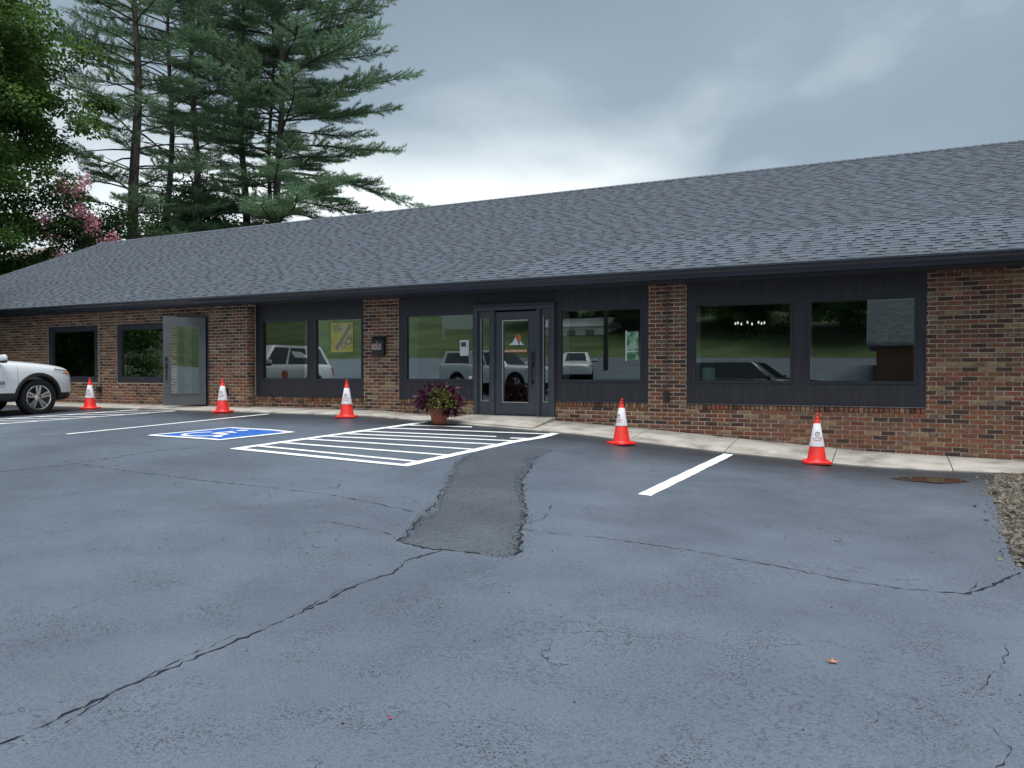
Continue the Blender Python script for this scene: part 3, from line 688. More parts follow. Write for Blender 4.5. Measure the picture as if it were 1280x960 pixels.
def roof():
    y0, z0, y1, z1 = -.64, 3.085, 6.9, 6.45; x0, x1 = XL - .32, XR + .35
    sl = math.hypot(y1 - y0, z1 - z0); cy, cz = (y1 - y0) / sl, (z1 - z0) / sl; ny, nz = -cz, cy
    def P(x, s, h): return (x, y0 + cy * s + ny * h, z0 + cz * s + nz * h)
    mb = MB(); th = .05
    mb.prism([(y0 + .02, z0 - .012), (y1, z1 - .012), (y1 + (y1 - y0) - .02, z0 - .012), (y1 + (y1 - y0) - .02, z0 - .06), (y1, z1 - .08), (y0 + .02, z0 - .06)], x0 + .01, x1 - .01, 'x')
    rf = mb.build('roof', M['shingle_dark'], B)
    EXP = .1445; n = int(sl / EXP) + 1; r = random.Random(11); V = []; F = []; MI = []; tabs = []
    for c in range(n):
        s0 = c * EXP; s1 = min(s0 + EXP + .02, sl); h0 = .010; h1 = .0; b = len(V)
        # lower lamina of the course
        V += [P(x0, s0, h0), P(x1, s0, h0), P(x1, s1, h1), P(x0, s1, h1), P(x0, s0, -.006), P(x1, s0, -.006)]
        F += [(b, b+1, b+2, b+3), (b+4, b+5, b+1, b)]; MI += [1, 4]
        x = x0 + r.uniform(0, .3)
        while x < x1:
            w = r.uniform(.10, .34); g = r.uniform(.06, .20)
            xe = min(x + w, x1)
            tabs.append((c, x, xe, s0 - .001, min(s0 + EXP - .004, sl), r.choices((0, 1, 2, 3), (2, 4, 4, 2))[0]))
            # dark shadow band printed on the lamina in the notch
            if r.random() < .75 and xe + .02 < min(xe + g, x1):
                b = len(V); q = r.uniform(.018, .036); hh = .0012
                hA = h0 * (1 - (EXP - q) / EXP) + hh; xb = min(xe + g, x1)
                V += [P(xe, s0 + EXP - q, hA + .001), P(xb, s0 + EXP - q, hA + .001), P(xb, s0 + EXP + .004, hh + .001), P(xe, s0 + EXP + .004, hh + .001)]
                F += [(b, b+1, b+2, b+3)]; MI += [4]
            x = xe + g
    near = sorted((t for t in tabs if t[2] < 1.9 and t[0] < 14 and t[0] > 0), key=lambda t: (Vector(P((t[1]+t[2])/2, t[3], 0)) - EYE).length_squared)[:290]; ns = set(near)
    T0, T1 = .016, .009
    for t in tabs:
        c, xa, xb, s0, s1, mi = t
        pts = [(xa, s0, T0), (xb, s0, T0), (xb, s1, T1), (xa, s1, T1), (xa, s0, .002), (xb, s0, .002), (xb, s1, 0), (xa, s1, 0)]
        fs = [(0,1,2,3), (4,5,1,0), (5,6,2,1), (7,4,0,3)]
        if t in ns:
            me = MB(); c0 = Vector(P((xa+xb)/2, s0, 0)); me.add([Vector(P(*p)) - c0 for p in pts], fs)
            o = bpy.data.objects.new('shingle', me.mesh('shingle', [M['sh'][mi]])); o.location = c0; link(o, rf); continue
        b = len(V); V += [P(*p) for p in pts]; F += [tuple(b + q for q in f) for f in fs]; MI += [mi, mi, mi, mi]
    # rear slope, one shade of the same shingles
    b = len(V); yb = y1 + (y1 - y0); V += [(x0, y1, z1), (x1, y1, z1), (x1, yb, z0), (x0, yb, z0)]; F += [(b, b+3, b+2, b+1)]; MI += [1]
    o = link(bpy.data.objects.new('shingles', np_mesh('shingles', np.array(V), np.array(F), M['sh'] + [M['shingle_dark']], MI)), rf); tag(o, kind='stuff')
    # ridge caps
    V = []; F = []; x = x0
    while x < x1:
        xe = min(x + .17, x1); b = len(V); k = .15
        V += [(x, y1 - k*cy, z1 - k*cz + .03), (x, y1, z1 + .035), (x, y1 + k*cy, z1 - k*cz + .03), (xe, y1 - k*cy, z1 - k*cz + .018), (xe, y1, z1 + .023), (xe, y1 + k*cy, z1 - k*cz + .018)]
        F += [(b, b+3, b+4, b+1), (b+1, b+4, b+5, b+2)]; x = xe
    o = link(bpy.data.objects.new('ridge_cap', np_mesh('ridge_cap', np.array(V), np.array(F), M['sh'][1])), rf); tag(o, kind='stuff')
    # eaves
    MB().box((x0 + .02, -.60, ZS), (x1 - .02, .3, ZS + .02)).build('soffit', M['soffit'], B)
    MB().box((x0 + .02, -.602, ZS - .015), (x1 - .02, -.58, 3.07)).build('fascia', M['gutter'], B)
    g = MB(); gx0, gx1 = x0 + .02, x1 - .02
    pr = [(-.603, 2.935), (-.655, 2.925), (-.675, 2.955), (-.69, 3.00), (-.725, 3.03), (-.735, 3.065), (-.728, 3.068), (-.716, 3.03), (-.68, 2.99), (-.665, 2.955), (-.65, 2.935), (-.603, 2.945)]
    g.prism(pr, gx0, gx1, 'x'); gut = g.build('gutter', M['gutter'], B)
    MB().box((gx0, -.742, 3.058), (gx1, -.733, 3.070)).build('gutter_lip', mat('gutter_lip', (.07, .08, .10), .25), gut)
    MB().prism([(-.655, 3.078), (-.60, 3.075), (-.60, 3.06), (-.66, 3.05)], gx0, gx1, 'x').build('drip_edge', M['gutter'], B)
    for s in (1,):
        MB().add([P(x0 - .02, 0, -.02), P(x0 - .02, sl, -.02), P(x0 - .02, sl, -.2), P(x0 - .02, 0, -.2), P(x0 + .015, 0, -.02), P(x0 + .015, sl, -.02), P(x0 + .015, sl, -.2), P(x0 + .015, 0, -.2)],
                 [(0,1,2,3), (4,7,6,5), (0,4,5,1), (1,5,6,2), (2,6,7,3), (3,7,4,0)]).build('rake_board', M['gutter'], B)
roof()

def interior():
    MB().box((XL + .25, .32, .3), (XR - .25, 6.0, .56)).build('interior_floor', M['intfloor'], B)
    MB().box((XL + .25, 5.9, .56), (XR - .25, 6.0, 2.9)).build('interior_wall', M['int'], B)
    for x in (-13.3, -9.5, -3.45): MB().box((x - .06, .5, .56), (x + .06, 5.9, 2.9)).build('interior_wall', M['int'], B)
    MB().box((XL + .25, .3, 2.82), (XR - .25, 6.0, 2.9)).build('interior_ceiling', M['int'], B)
interior()

def fittings():
    x = -3.46
    MB().tube([(x, -.025, 2.915), (x, -.025, 1.06)], .012, 8).box((x-.02, -.03, 2.05), (x+.02, -.004, 2.08)).box((x-.02, -.03, 2.72), (x+.02, -.004, 2.75)).build('conduit', M['grey_pipe'], B)
    MB().box((x-.04, -.075, .93), (x+.04, -.004, 1.06)).box((x-.05, -.082, .90), (x+.05, -.004, .93)).build('outlet_box', M['black_plastic'], B)
    x = -18.0; y = LW
    MB().tube([(x, y-.025, 2.915), (x, y-.025, 1.03)], .014, 8).build('conduit', mat('pale_conduit', (.30, .28, .26), .5), B)
    MB().box((x-.05, y-.08, .89), (x+.05, y-.004, 1.03)).build('outlet_box', M['black_plastic'], B)
    x = -13.62; MB().box((x-.05, y-.08, .88), (x+.05, y-.004, 1.03)).build('outlet_box', M['black_plastic'], B)
fittings()

def mailbox():
    t = empty('mailbox', (-9.53, -.004, 1.74)); tag(t, 'black wall mailbox with a number plate on the brick pier', 'mailbox'); t.scale = (.95, .72, .97)
    MB().prism([(-.15, 0), (.15, 0), (.15, .30), (-.15, .30)], -.11, 0).build('mailbox_body', M['black'], t)
    MB().add([(-.158, 0, .42), (.158, 0, .42), (.158, -.06, .415), (-.158, -.06, .415), (.158, -.125, .33), (-.158, -.125, .33), (.158, -.125, .26), (-.158, -.125, .26), (.158, 0, .26), (-.158, 0, .26)],
             [(0,1,2,3), (3,2,4,5), (5,4,6,7), (7,6,8,9), (0,9,8,1), (1,8,6,4,2), (0,3,5,7,9)]).build('lid', M['black'], t)
    MB().tube([(-.01, -.124, .29), (-.01, -.135, .29)], .012, 10).build('lock', M['metal_edge'], t)
    p = MB().box((-.145, -.118, .13), (.085, -.111, .255)).build('number_plate', mat('plate', (.62, .47, .45), .5), t)
    me = text_mesh('308', .135, mat('plate_digits', (.20, .035, .02), .5)); o = bpy.data.objects.new('digits', me); o.rotation_euler = (R(90), 0, 0); o.location = (-.03, -.1195, .193); link(o, p)
mailbox()

# ------------------------------------------------------------------ papers in the windows and things inside
def sheet(name, label, cat, x0, x1, z0, z1, y, m):
    o = MB().box((x0, y, z0), (x1, y + .003, z1)).build(name, m); tag(o, label, cat); return o
def window_things():
    gy = PY + .0245
    # yellow poster
    MY = mat('poster_yellow', (.50, .45, .12), .6, var=.12, vscale=6)
    o = sheet('poster', 'yellow event poster in the window left of the mailbox', 'poster', -10.86, -10.27, 1.83, 2.46, gy + .002, MY)
    o2 = MB(); MGv = mat('poster_grey', (.24, .24, .20), .6); MP = mat('poster_pale', (.48, .46, .38), .6)
    def pr(poly, m, k, nm): MB().prism([( -10.86 + u * .59, 1.83 + v * .63) for u, v in poly], gy + .0005 - k * .001, gy + .0012 - k * .001).build(nm, m, o)
    pr([(.48, .62), (.62, .62), (.66, .98), (.5, .98)], MP, 0, 'poster_print')
    pr([(.18, .12), (.30, .06), (.92, .86), (.86, .94)], MGv, 1, 'poster_print'); pr([(.33, .05), (.38, .04), (.95, .78), (.93, .82)], MP, 2, 'poster_print')
    for (cx, cy, rr) in ((.82, .36, .16), (.60, .22, .13), (.86, .52, .09)):
        pr([(cx + rr*math.cos(t), cy + rr*.8*math.sin(t)) for t in np.linspace(0, 2*math.pi, 15)[:-1]], MGv, 3, 'poster_print')
        pr([(cx + rr*.6*math.cos(t), cy + rr*.45*math.sin(t)) for t in np.linspace(0, 2*math.pi, 15)[:-1]], MY, 4, 'poster_print')
    for k, (v, w) in enumerate(((.86, .34), (.78, .40), (.70, .30))): pr([(.10, v), (.10 + w, v), (.10 + w, v + .04), (.10, v + .04)], MGv, 1, 'poster_print')
    # white notice
    o = sheet('notice', 'white paper notice with a dark picture in the window beside the entrance', 'notice', -7.64, -7.44, 1.72, 2.03, gy, M['white_card'])
    MB().box((-7.615, gy - .002, 1.90), (-7.50, gy - .0005, 1.99)).build('notice_picture', mat('notice_dark', (.05, .06, .06), .6), o)
    sheet('sticker', 'small white sticker low in the window corner beside the entrance', 'sticker', -7.44, -7.365, 1.255, 1.32, gy, M['white_card'])
    for x in (-8.12, -7.76): 
        sheet('card', ('small white card on the window sill nearer the mailbox' if x < -8 else 'small white card on the window sill behind the flowering pot'), 'card', x, x + .10, 1.256, 1.285, gy + .06, M['white_card'])
    MG = mat('poster_green', (.10, .34, .16), .6, var=.5, vscale=9, col2=(.35, .55, .40))
    o = sheet('poster', 'green poster in the window just left of the conduit pier', 'poster', -4.20, -3.99, 1.62, 2.12, gy + .001, MG)
    MB().box((-4.23, gy - .001, 1.60), (-4.205, gy + .004, 2.14)).box((-4.205, gy - .001, 1.76), (-3.99, gy + .0005, 1.775)).build('poster_frame', M['white_card'], o)
    # lamp shade on the sill of the right-hand bay
    t = empty('lamp_shade', (-2.80, .26, 1.250)); tag(t, 'small pale drum lamp shade standing on the window sill', 'lamp')
    MB().lathe([(.105, .0), (.112, .004), (.112, .225), (.105, .225), (.105, .01)], 24, cap=False).build('shade', mat('shade_white', (.62, .72, .68), .7, trans=.3), t, smooth=40); MB().lathe([(.0, .22), (.02, .225), (.0, .235)], 10, cap=False).build('finial', M['metal_edge'], t)
    # chandelier hanging in the room
    c = empty('chandelier', (-2.42, 2.2, 2.2)); tag(c, 'small lit chandelier hanging inside behind the large right windows', 'chandelier')
    mb = MB().tube([(0, 0, .62), (0, 0, -.12)], .010, 8).lathe([(.02, -.16), (.045, -.13), (.02, -.08), (.03, 0), (.015, .1)], 12)
    bulbs = []
    for k in range(8):
        a = k * math.pi / 4; ca, sa = math.cos(a), math.sin(a)
        mb.tube([(0, 0, -.05), (.14*ca, .14*sa, -.11), (.25*ca, .25*sa, -.04), (.27*ca, .27*sa, .04)], .007, 6); mb.lathe([(.025, .04), (.025, .05), (.010, .055), (.010, .12)], 8, M=Matrix.Translation((.27*ca, .27*sa, 0)))
    mb.build('chandelier_frame', M['black'], c, smooth=40)
    ME = emit_mat('bulb', (1, .93, .80), .5)
    for k in range(8):
        a = k * math.pi / 4; MB().lathe([(.008, .12), (.015, .135), (.013, .155), (.003, .175)], 8, M=Matrix.Translation((.27*math.cos(a), .27*math.sin(a), 0))).build('bulb', ME, c, smooth=True)
    MC = mat('crystal', (.8, .85, .85), .05, .8)
    for k in range(16):
        a = k * math.pi / 8; rr = (.27 if k % 2 == 0 else .15); z = (-.06 if k % 2 == 0 else -.16)
        MB().lathe([(.002, z), (.012, z - .02), (.002, z - .06)], 6, M=Matrix.Translation((rr*math.cos(a), rr*math.sin(a), 0))).build('crystal_drop', MC, c)
window_things()

# ------------------------------------------------------------------ traffic cones
M['cone_red'] = mat('cone_red', (.78, .030, .022), .42, .5, var=.12, vscale=9)
M['cone_white'] = mat('cone_sleeve', (.80, .78, .82), .5, var=.05, vscale=12)
M['cone_print_dark'] = mat('sleeve_print_dark', (.05, .03, .045), .6); M['cone_print_red'] = mat('sleeve_print_red', (.45, .06, .09), .6)
def make_cone(loc, rz, label, sleeve=(.255, .56), tilt=0):
    t = empty('traffic_cone', loc, rz); tag(t, label, 'traffic cone', 'traffic cones in front of the building'); t.rotation_euler = (tilt, 0, rz)
    Rb = lambda z: .135 + (.034 - .135) * (z - .03) / .59          # outer radius at height z
    b = MB(); w = .19; c = .05
    oc = [(-w+c, -w), (w-c, -w), (w, -w+c), (w, w-c), (w-c, w), (-w+c, w), (-w, w-c), (-w, -w+c)]
    ins = [(p[0]*.93, p[1]*.93) for p in oc]
    b.add([(p[0], p[1], .0) for p in oc] + [(p[0], p[1], .022) for p in oc] + [(p[0], p[1], .034) for p in ins],
          [tuple(reversed(range(8))), tuple(range(16, 24))] + [(i, (i+1) % 8, 8+(i+1) % 8, 8+i) for i in range(8)] + [(8+i, 8+(i+1) % 8, 16+(i+1) % 8, 16+i) for i in range(8)])
    b.build('cone_base', M['cone_red'], t, smooth=30)
    MB().lathe([(.150, .030), (.140, .045), (Rb(.06), .06), (Rb(.62), .62), (.030, .625), (.028, .64), (.030, .655), (.022, .662)], 28).build('cone_body', M['cone_red'], t, smooth=35)
    # loop on top
    lp = MB(); n = 14
    pts = [(.022 * math.sin(q), 0, .682 - .024 * math.cos(q)) for q in np.linspace(0, 2*math.pi, n)]
    lp.tube(pts, .0085, 6, cap=False); lp.build('cone_loop', M['cone_red'], t, smooth=60)
    z0, z1 = sleeve; e = .004
    s = MB().lathe([(Rb(z0) + e - .002, z0), (Rb(z0) + e, z0 + .003), (Rb(z1) + e, z1 - .003), (Rb(z1) + e - .003, z1)], 28, cap=False).build('sleeve', M['cone_white'], t, smooth=40)
    def wrap(me, zc, name):
        for v in me.vertices:
            z = zc + v.co.y; r = Rb(z) + e + .0015 + v.co.z * .2; a = -math.pi / 2 + v.co.x / r; v.co = (r * math.cos(a), r * math.sin(a), z)
        o = bpy.data.objects.new(name, me); link(o, s)
    zc = z0 + .165 * (z1 - z0) / .305
    ring = MB(); n = 24
    ring.add([(q * math.cos(2*math.pi*k/n), q * math.sin(2*math.pi*k/n), 0) for q in (.026, .034) for k in range(n)], [(k, (k+1) % n, n+(k+1) % n, n+k) for k in range(n)])
    wrap(ring.mesh('symbol_ring', M['cone_print_dark']), zc, 'symbol_ring'); wrap(text_mesh('P', .046, M['cone_print_dark'], .0005), zc, 'symbol_letter')
    wrap(text_mesh('CUSTOMER', .028, M['cone_print_red'], .0005), zc - .058, 'sleeve_text'); wrap(text_mesh('PARKING', .028, M['cone_print_red'], .0005), zc - .09, 'sleeve_text')
    return t
for (x, y, rz, lab, sl, ti) in ((-16.72, -1.44, .5, 'red and white traffic cone beside the front bumper of the white vehicle', (.25, .545), 0), (-12.58, -1.36, .35, 'red and white traffic cone in front of the brick beside the open grey door', (.25, .55), 0),
                            (-9.22, -1.50, .42, 'red and white traffic cone near the mailbox pier', (.25, .555), 0), (-3.76, -1.62, -.45, 'red and white traffic cone by the brick pier right of the entrance', (.285, .565), 0),
                            (-.92, -1.36, .20, 'red and white traffic cone nearest the puddle', (.24, .57), .0)):
    make_cone((x, y, H(x, y) + (.004 if y < -1.42 else .031 if y > -1.2 else .012)), rz, lab, sl, ti)

# ------------------------------------------------------------------ leaf helpers
def rot_basis(d, rg):
    """orthonormal frames for direction array d (n,3) with random roll"""
    d = d / np.linalg.norm(d, axis=1, keepdims=True)
    a = rg.normal(size=d.shape); u = a - (a * d).sum(1, keepdims=True) * d; u /= np.linalg.norm(u, axis=1, keepdims=True)
    return d, u, np.cross(d, u)
def leaf_quads(P, D, U, W, size, width, fold=.25):
    """pointed leaf: 4 corners folded along the midrib -> two tris each"""
    n = len(P); s = size[:, None]; w = width[:, None]
    base_ = P; tip = P + D * s; mid = P + D * s * .45
    l = mid + U * w + W * w * fold; r = mid - U * w + W * w * fold
    V = np.stack([base_, l, tip, r], 1).reshape(-1, 3); i = np.arange(n)[:, None] * 4
    return V, np.concatenate([i + np.array([[0, 1, 2]]), i + np.array([[0, 2, 3]])], 0)

# ------------------------------------------------------------------ potted plant
def potted_plant():
    x, y = -7.20, -1.46
    t = empty('potted_plant', (x, y, H(x, y) + .012)); tag(t, 'terracotta pot of purple coleus and yellow green foliage by the entrance', 'potted plant')
    MB().lathe([(.0, .004), (.115, .0), (.125, .01), (.165, .22), (.180, .222), (.188, .235), (.190, .285), (.183, .292), (.168, .288), (.165, .26), (.0, .255)], 32, cap=False).build('pot', mat('terracotta', (.33, .105, .060), .75, var=.15, vscale=8), t, smooth=35)
    MB().lathe([(.0, .262), (.09, .268), (.166, .258)], 20, cap=False).build('potting_soil', M['soil'], t)
    rg = np.random.default_rng(4); MP = mat('purple_leaf', (.085, .018, .045), .5, .4, island=.6, trans=.25); MGn = mat('green_leaf', (.19, .21, .055), .5, .4, island=.4, trans=.3); MS = mat('plant_stem', (.06, .05, .03), .8)
    def mound(n, c, rad, size, wid, seed, droop):
        q = rg.normal(size=(n, 3)); q[:, 2] = np.abs(q[:, 2]) - .25; q /= np.linalg.norm(q, axis=1, keepdims=True)
        k = rg.uniform(.3, 1, n)[:, None] ** .5 * rg.normal(1, .10, n)[:, None]; P = np.array(c) + q * np.array(rad) * k
        D = q + rg.normal(scale=.5, size=q.shape); D[:, 2] -= droop
        d, u, w = rot_basis(D, rg); up = np.where(w[:, 2:3] < 0, -1, 1); w = w * up
        return leaf_quads(P, d, u, w, rg.uniform(.7, 1.25, n) * size, rg.uniform(.7, 1.2, n) * wid)
    V1, F1 = mound(1250, (-.03, .03, .40), (.38, .34, .30), .10, .026, 1, .55)
    link(bpy.data.objects.new('purple_foliage', np_mesh('purple_foliage', V1, F1, MP)), t)
    V2, F2 = mound(1300, (.10, -.12, .36), (.24, .20, .27), .055, .020, 2, .2)
    link(bpy.data.objects.new('green_foliage', np_mesh('green_foliage', V2, F2, MGn)), t)
    V3, F3 = mound(90, (.24, -.02, .22), (.10, .10, .12), .09, .028, 3, .8)
    link(bpy.data.objects.new('purple_foliage', np_mesh('purple_foliage', V3, F3, MP)), t)
    st = MB()
    for k in range(26):
        a = rng.uniform(0, 6.28); l = rng.uniform(.15, .36)
        st.tube([(.06*math.cos(a), .06*math.sin(a), .26), (.5*l*math.cos(a), .5*l*math.sin(a), .46), (l*math.cos(a), l*math.sin(a), .40 + .35*rng.random())], .005, 5)
    st.build('stems', MS, t)
potted_plant()

# ------------------------------------------------------------------ fallen leaves and litter
def fallen_leaf(loc, size, rz, col, label, lobes):
    pts = []
    for k in range(lobes * 2):
        a = 2 * math.pi * k / (lobes * 2); r = size * (1 if k % 2 == 0 else .42); pts.append((r * math.cos(a), r * math.sin(a), size * (.25 if k % 2 == 0 else .08)))
    n = len(pts); vs = [(0, 0, .004)] + pts; fs = [(0, 1 + i, 1 + (i+1) % n) for i in range(n)]
    t = empty('fallen_leaf', (loc[0], loc[1], H(*loc) + .004), rz); tag(t, label, 'leaf')
    MB().add(vs, fs).build('blade', mat('leaf_' + str(lobes), col, .6), t); MB().tube([(-.2*size, 0, .008), (-1.5*size, .1*size, .012)], .0016, 5).build('stalk', mat('stalk_' + str(lobes), tuple(c * .6 for c in col), .7), t)
fallen_leaf((-.23, -9.26), .032, .4, (.55, .22, .13), 'curled orange brown leaf lying on the asphalt at the front right', 5)
fallen_leaf((-1.76, -10.70), .012, 1.4, (.45, .06, .10), 'tiny red petal lying on the asphalt at the front', 4)
def pebbles():
    r = random.Random(21); V = []; F = []
    for k in range(260):
        x = r.uniform(-7, 1.2); y = r.uniform(-12, -5); q = r.uniform(.003, .008); z = H(x, y); b = len(V)
        V += [(x-q, y-q*.7, z), (x+q, y-q*.5, z), (x+q*.7, y+q, z), (x-q*.6, y+q*.8, z), (x, y, z+q*1.2)]; F += [(b, b+1, b+4), (b+1, b+2, b+4), (b+2, b+3, b+4), (b+3, b, b+4)]
    o = link(bpy.data.objects.new('grit', np_mesh('grit', np.array(V), np.array(F), mat('grit', (.09, .085, .08), .9, island=.9)))); tag(o, 'small dark grit specks scattered on the asphalt', 'grit', kind='stuff')
pebbles()

# ------------------------------------------------------------------ vehicles
from mathutils.bvhtree import BVHTree
M['tyre'] = mat('tyre', (.014, .014, .015), .75, .3, bump=.3, bscale=80)
M['rim'] = mat('alloy', (.62, .63, .64), .22, metal=.9)
M['rim_dark'] = mat('brake_dark', (.03, .03, .03), .6)
M['car_glass'] = mat('car_glass', (.018, .022, .026), .04, .9)
M['chrome'] = mat('chrome', (.75, .76, .78), .12, metal=1)
M['amber'] = mat('amber_lens', (.75, .17, .03), .2, .6, coat=.5)
M['clear_lens'] = mat('clear_lens', (.55, .58, .60), .12, .8, coat=.8)
M['red_lens'] = mat('red_lens', (.40, .015, .015), .15, .6, coat=.5)
M['seam'] = mat('panel_gap', (.10, .105, .11), .7)
def car_paint(name, col): return mat(name, col, .28, .5, coat=.7)
M['white_paint'] = car_paint('white_car_paint', (.74, .76, .78)); M['black_paint'] = car_paint('black_car_paint', (.012, .013, .015)); 
WHEELS = {}
def make_wheel(t, x, y, r, side, steer=0):
    """axle along local y; side +1 = outer face towards +y"""
    key = round(r, 3)
    if key not in WHEELS:
        Rx = Matrix.Rotation(R(-90), 4, 'X')       # lathe z -> +y
        ri = r * .69
        hub = MB().lathe([(ri * .98, -.09), (ri * .97, .06), (ri * .8, .02), (.0, .01)], 30, M=Rx, cap=False).mesh('wheel', M['rim_dark'], True)
        tyre = MB().lathe([(ri, -.10), (ri + .015, -.118), (r * .90, -.128), (r * .965, -.12), (r, -.09), (r, .09), (r * .965, .12), (r * .90, .128), (ri + .015, .118), (ri, .10)], 44, M=Rx, cap=False).mesh('tyre', M['tyre'], 30)
        rm = MB().lathe([(ri + .004, .105), (ri - .006, .114), (ri - .022, .108), (ri - .03, .06), (ri - .032, .0)], 44, M=Rx, cap=False)
        for k in range(5):
            for dlt in (-.17, .17):
                a = 2 * math.pi * k / 5 + R(90); a1 = a + dlt
                p0 = Vector((.045 * math.cos(a + dlt * 1.6), 0, .045 * math.sin(a + dlt * 1.6))); p1 = Vector(((ri - .02) * math.cos(a1), 0, (ri - .02) * math.sin(a1)))
                d = (p1 - p0).normalized(); w = Vector((-d.z, 0, d.x)) * .019; w2 = w * 1.25
                rm.add([p0 - w + Vector((0, .085, 0)), p0 + w + Vector((0, .085, 0)), p1 + w2 + Vector((0, .10, 0)), p1 - w2 + Vector((0, .10, 0)), p0 - w * 1.4 + Vector((0, .05, 0)), p0 + w * 1.4 + Vector((0, .05, 0)), p1 + w2 * 1.4 + Vector((0, .06, 0)), p1 - w2 * 1.4 + Vector((0, .06, 0))],
                       [(0, 1, 2, 3), (4, 0, 3, 7), (1, 5, 6, 2), (0, 4, 5, 1)])
        rm.lathe([(.075, .05), (.07, .088), (.05, .094), (.035, .10), (.0, .101)], 20, M=Rx, cap=False)
        WHEELS[key] = (hub, tyre, rm.mesh('rim', M['rim'], 30))
    hub, tyre, rim = WHEELS[key]
    o = bpy.data.objects.new('wheel', hub); o.location = (x, y, r); o.rotation_euler = (0, 0, (0 if side > 0 else math.pi) + steer); link(o, t)
    link(bpy.data.objects.new('tyre', tyre), o); link(bpy.data.objects.new('rim', rim), o)
def vehicle(name, label, cat, loc, rz, paint, sp, group=None):
    """local frame: x forward (front bumper at x=0), y left, z up; sp holds the outline of the kind"""
    t = empty(name, loc, rz); tag(t, label, cat, group)
    st = sp['st']                       # s, half width, z bottom, z shoulder, z top
    rings = []
    for (s, w, zb, zs, zt) in st:
        h = zs - zb
        half = [(0, zb), (w * .72, zb), (w - .05, zb + .03), (w - .012, zb + .13), (w, zb + h * .45), (w + .004, zb + h * .62), (w - .015, zb + h * .82), (w - .055, zs - .02), (w - .16, zs + (zt - zs) * .55), (w * .55, zt), (0, zt + .012)]
        rings.append([(-s, y, z) for y, z in half] + [(-s, -y, z) for y, z in reversed(half[1:-1])])
    n = len(rings[0]); vs = [p for r_ in rings for p in r_]; fs = []
    for i in range(len(rings) - 1):
        for k in range(n): fs.append((i*n+k, i*n+(k+1) % n, (i+1)*n+(k+1) % n, (i+1)*n+k))
    fs += [tuple(range(n)), tuple((len(rings)-1)*n + k for k in reversed(range(n)))]
    body = MB().add(vs, fs).build('body', [paint, M['black_plastic']], t, smooth=True)
    m = body.modifiers.new('s', 'SUBSURF'); m.levels = 2; m.render_levels = 2
    cut = MB(); ar = sp['r'] + .075
    for s in sp['axle']:
        for sd_ in (-1, 1): cut.tube([(-s, sd_ * (sp['w'] - .34), sp['r'] + .01), (-s, sd_ * (sp['w'] + .3), sp['r'] + .01)], ar, 36)
    co = cut.build('cutter', M['black_plastic']); co.parent = t
    bm_ = body.modifiers.new('b', 'BOOLEAN'); bm_.operation = 'DIFFERENCE'; bm_.solver = 'EXACT'; bm_.object = co
    bpy.context.view_layer.update()
    dg = bpy.context.evaluated_depsgraph_get(); me = bpy.data.meshes.new_from_object(body.evaluated_get(dg), depsgraph=dg)
    body.modifiers.clear(); body.data = me; bpy.data.objects.remove(co)
    me.materials.clear(); me.materials.append(paint); me.materials.append(M['black_plastic'])
    mi = []; 
    for p in me.polygons:
        c = p.center; near = any(math.hypot(c.x + s, c.z - sp['r'] - .01) < ar + .003 and abs(p.normal.y) < .93 for s in sp['axle'])
        mi.append(1 if near or c.z < sp['clad'] else 0)
    me.polygons.foreach_set('material_index', mi); me.polygons.foreach_set('use_smooth', [True] * len(mi)); me.set_sharp_from_angle(angle=R(38)); me.update()
    bvh = BVHTree.FromPolygons([v.co for v in me.vertices], [list(p.vertices) for p in me.polygons])
    def surf(s, z, side, off=.004):
        h = bvh.ray_cast(Vector((-s, side * 3, z)), Vector((0, -side, 0)))
        if h[0] is None: return Vector((-s, side * sp['w'], z))
        return h[0] + h[1] * off * (1 if h[1].y * side > 0 else -1)
    def decal(nm, corners, m, side, parent=body, n=8, k=4, off=.004):
        """corners a,b,c,d as (s,z): a->b bottom, d->c top"""
        a, b, c, d = [Vector(q) for q in corners]; vs = []; fs = []
        for j in range(k + 1):
            for i in range(n + 1):
                p = a.lerp(b, i / n).lerp(d.lerp(c, i / n), j / k); vs.append(surf(p.x, p.y, side, off))
                if i and j: q = j * (n + 1) + i; fs.append((q - n - 2, q - n - 1, q, q - 1))
        return MB().add(vs, fs).build(nm, m, parent, smooth=True)
    # wheel arch lips
    if sp.get('lip', True):
        for s in sp['axle']:
            for sd_ in (-1, 1):
                vs = []; fs = []; K = 26
                for k in range(K + 1):
                    a = R(-12) + R(204) * k / K
                    for q, (rr, of) in enumerate(((ar - .004, .0), (ar - .002, .016), (ar + .05, .016), (ar + .062, .002))):
                        p = surf(s + rr * math.cos(a), max(sp['r'] + .01 + rr * math.sin(a), .33), sd_, of); 
                        if q < 2: p.y = sd_ * max(abs(p.y), abs(surf(s + (ar + .03) * math.cos(a), max(sp['r'] + .01 + (ar + .03) * math.sin(a), .33), sd_, of).y))
                        vs.append(p)
                        if k and q: b = k * 4 + q; fs.append((b - 5, b - 4, b, b - 1))
                MB().add(vs, fs).build('arch_lip', M['black_plastic'], body, smooth=True)
    for s in sp['axle']:
        for sd_ in (-1, 1): make_wheel(t, -s, sd_ * (sp['w'] - .135), sp['r'], sd_)
    # greenhouse
    bo, ro = sp['gh_bottom'], sp['gh_roof']; zb, zr = sp['gh_z']
    def outl(o, z): return [(-s, y, z) for s, y in o] + [(-s, -y, z) for s, y in reversed(o)]
    vb = outl(bo, zb); vr = outl(ro, zr); n = len(vb)
    vr = [(p[0], p[1], p[2] - (.03 if k in (0, n - 1, n // 2, n // 2 - 1) else 0)) for k, p in enumerate(vr)]
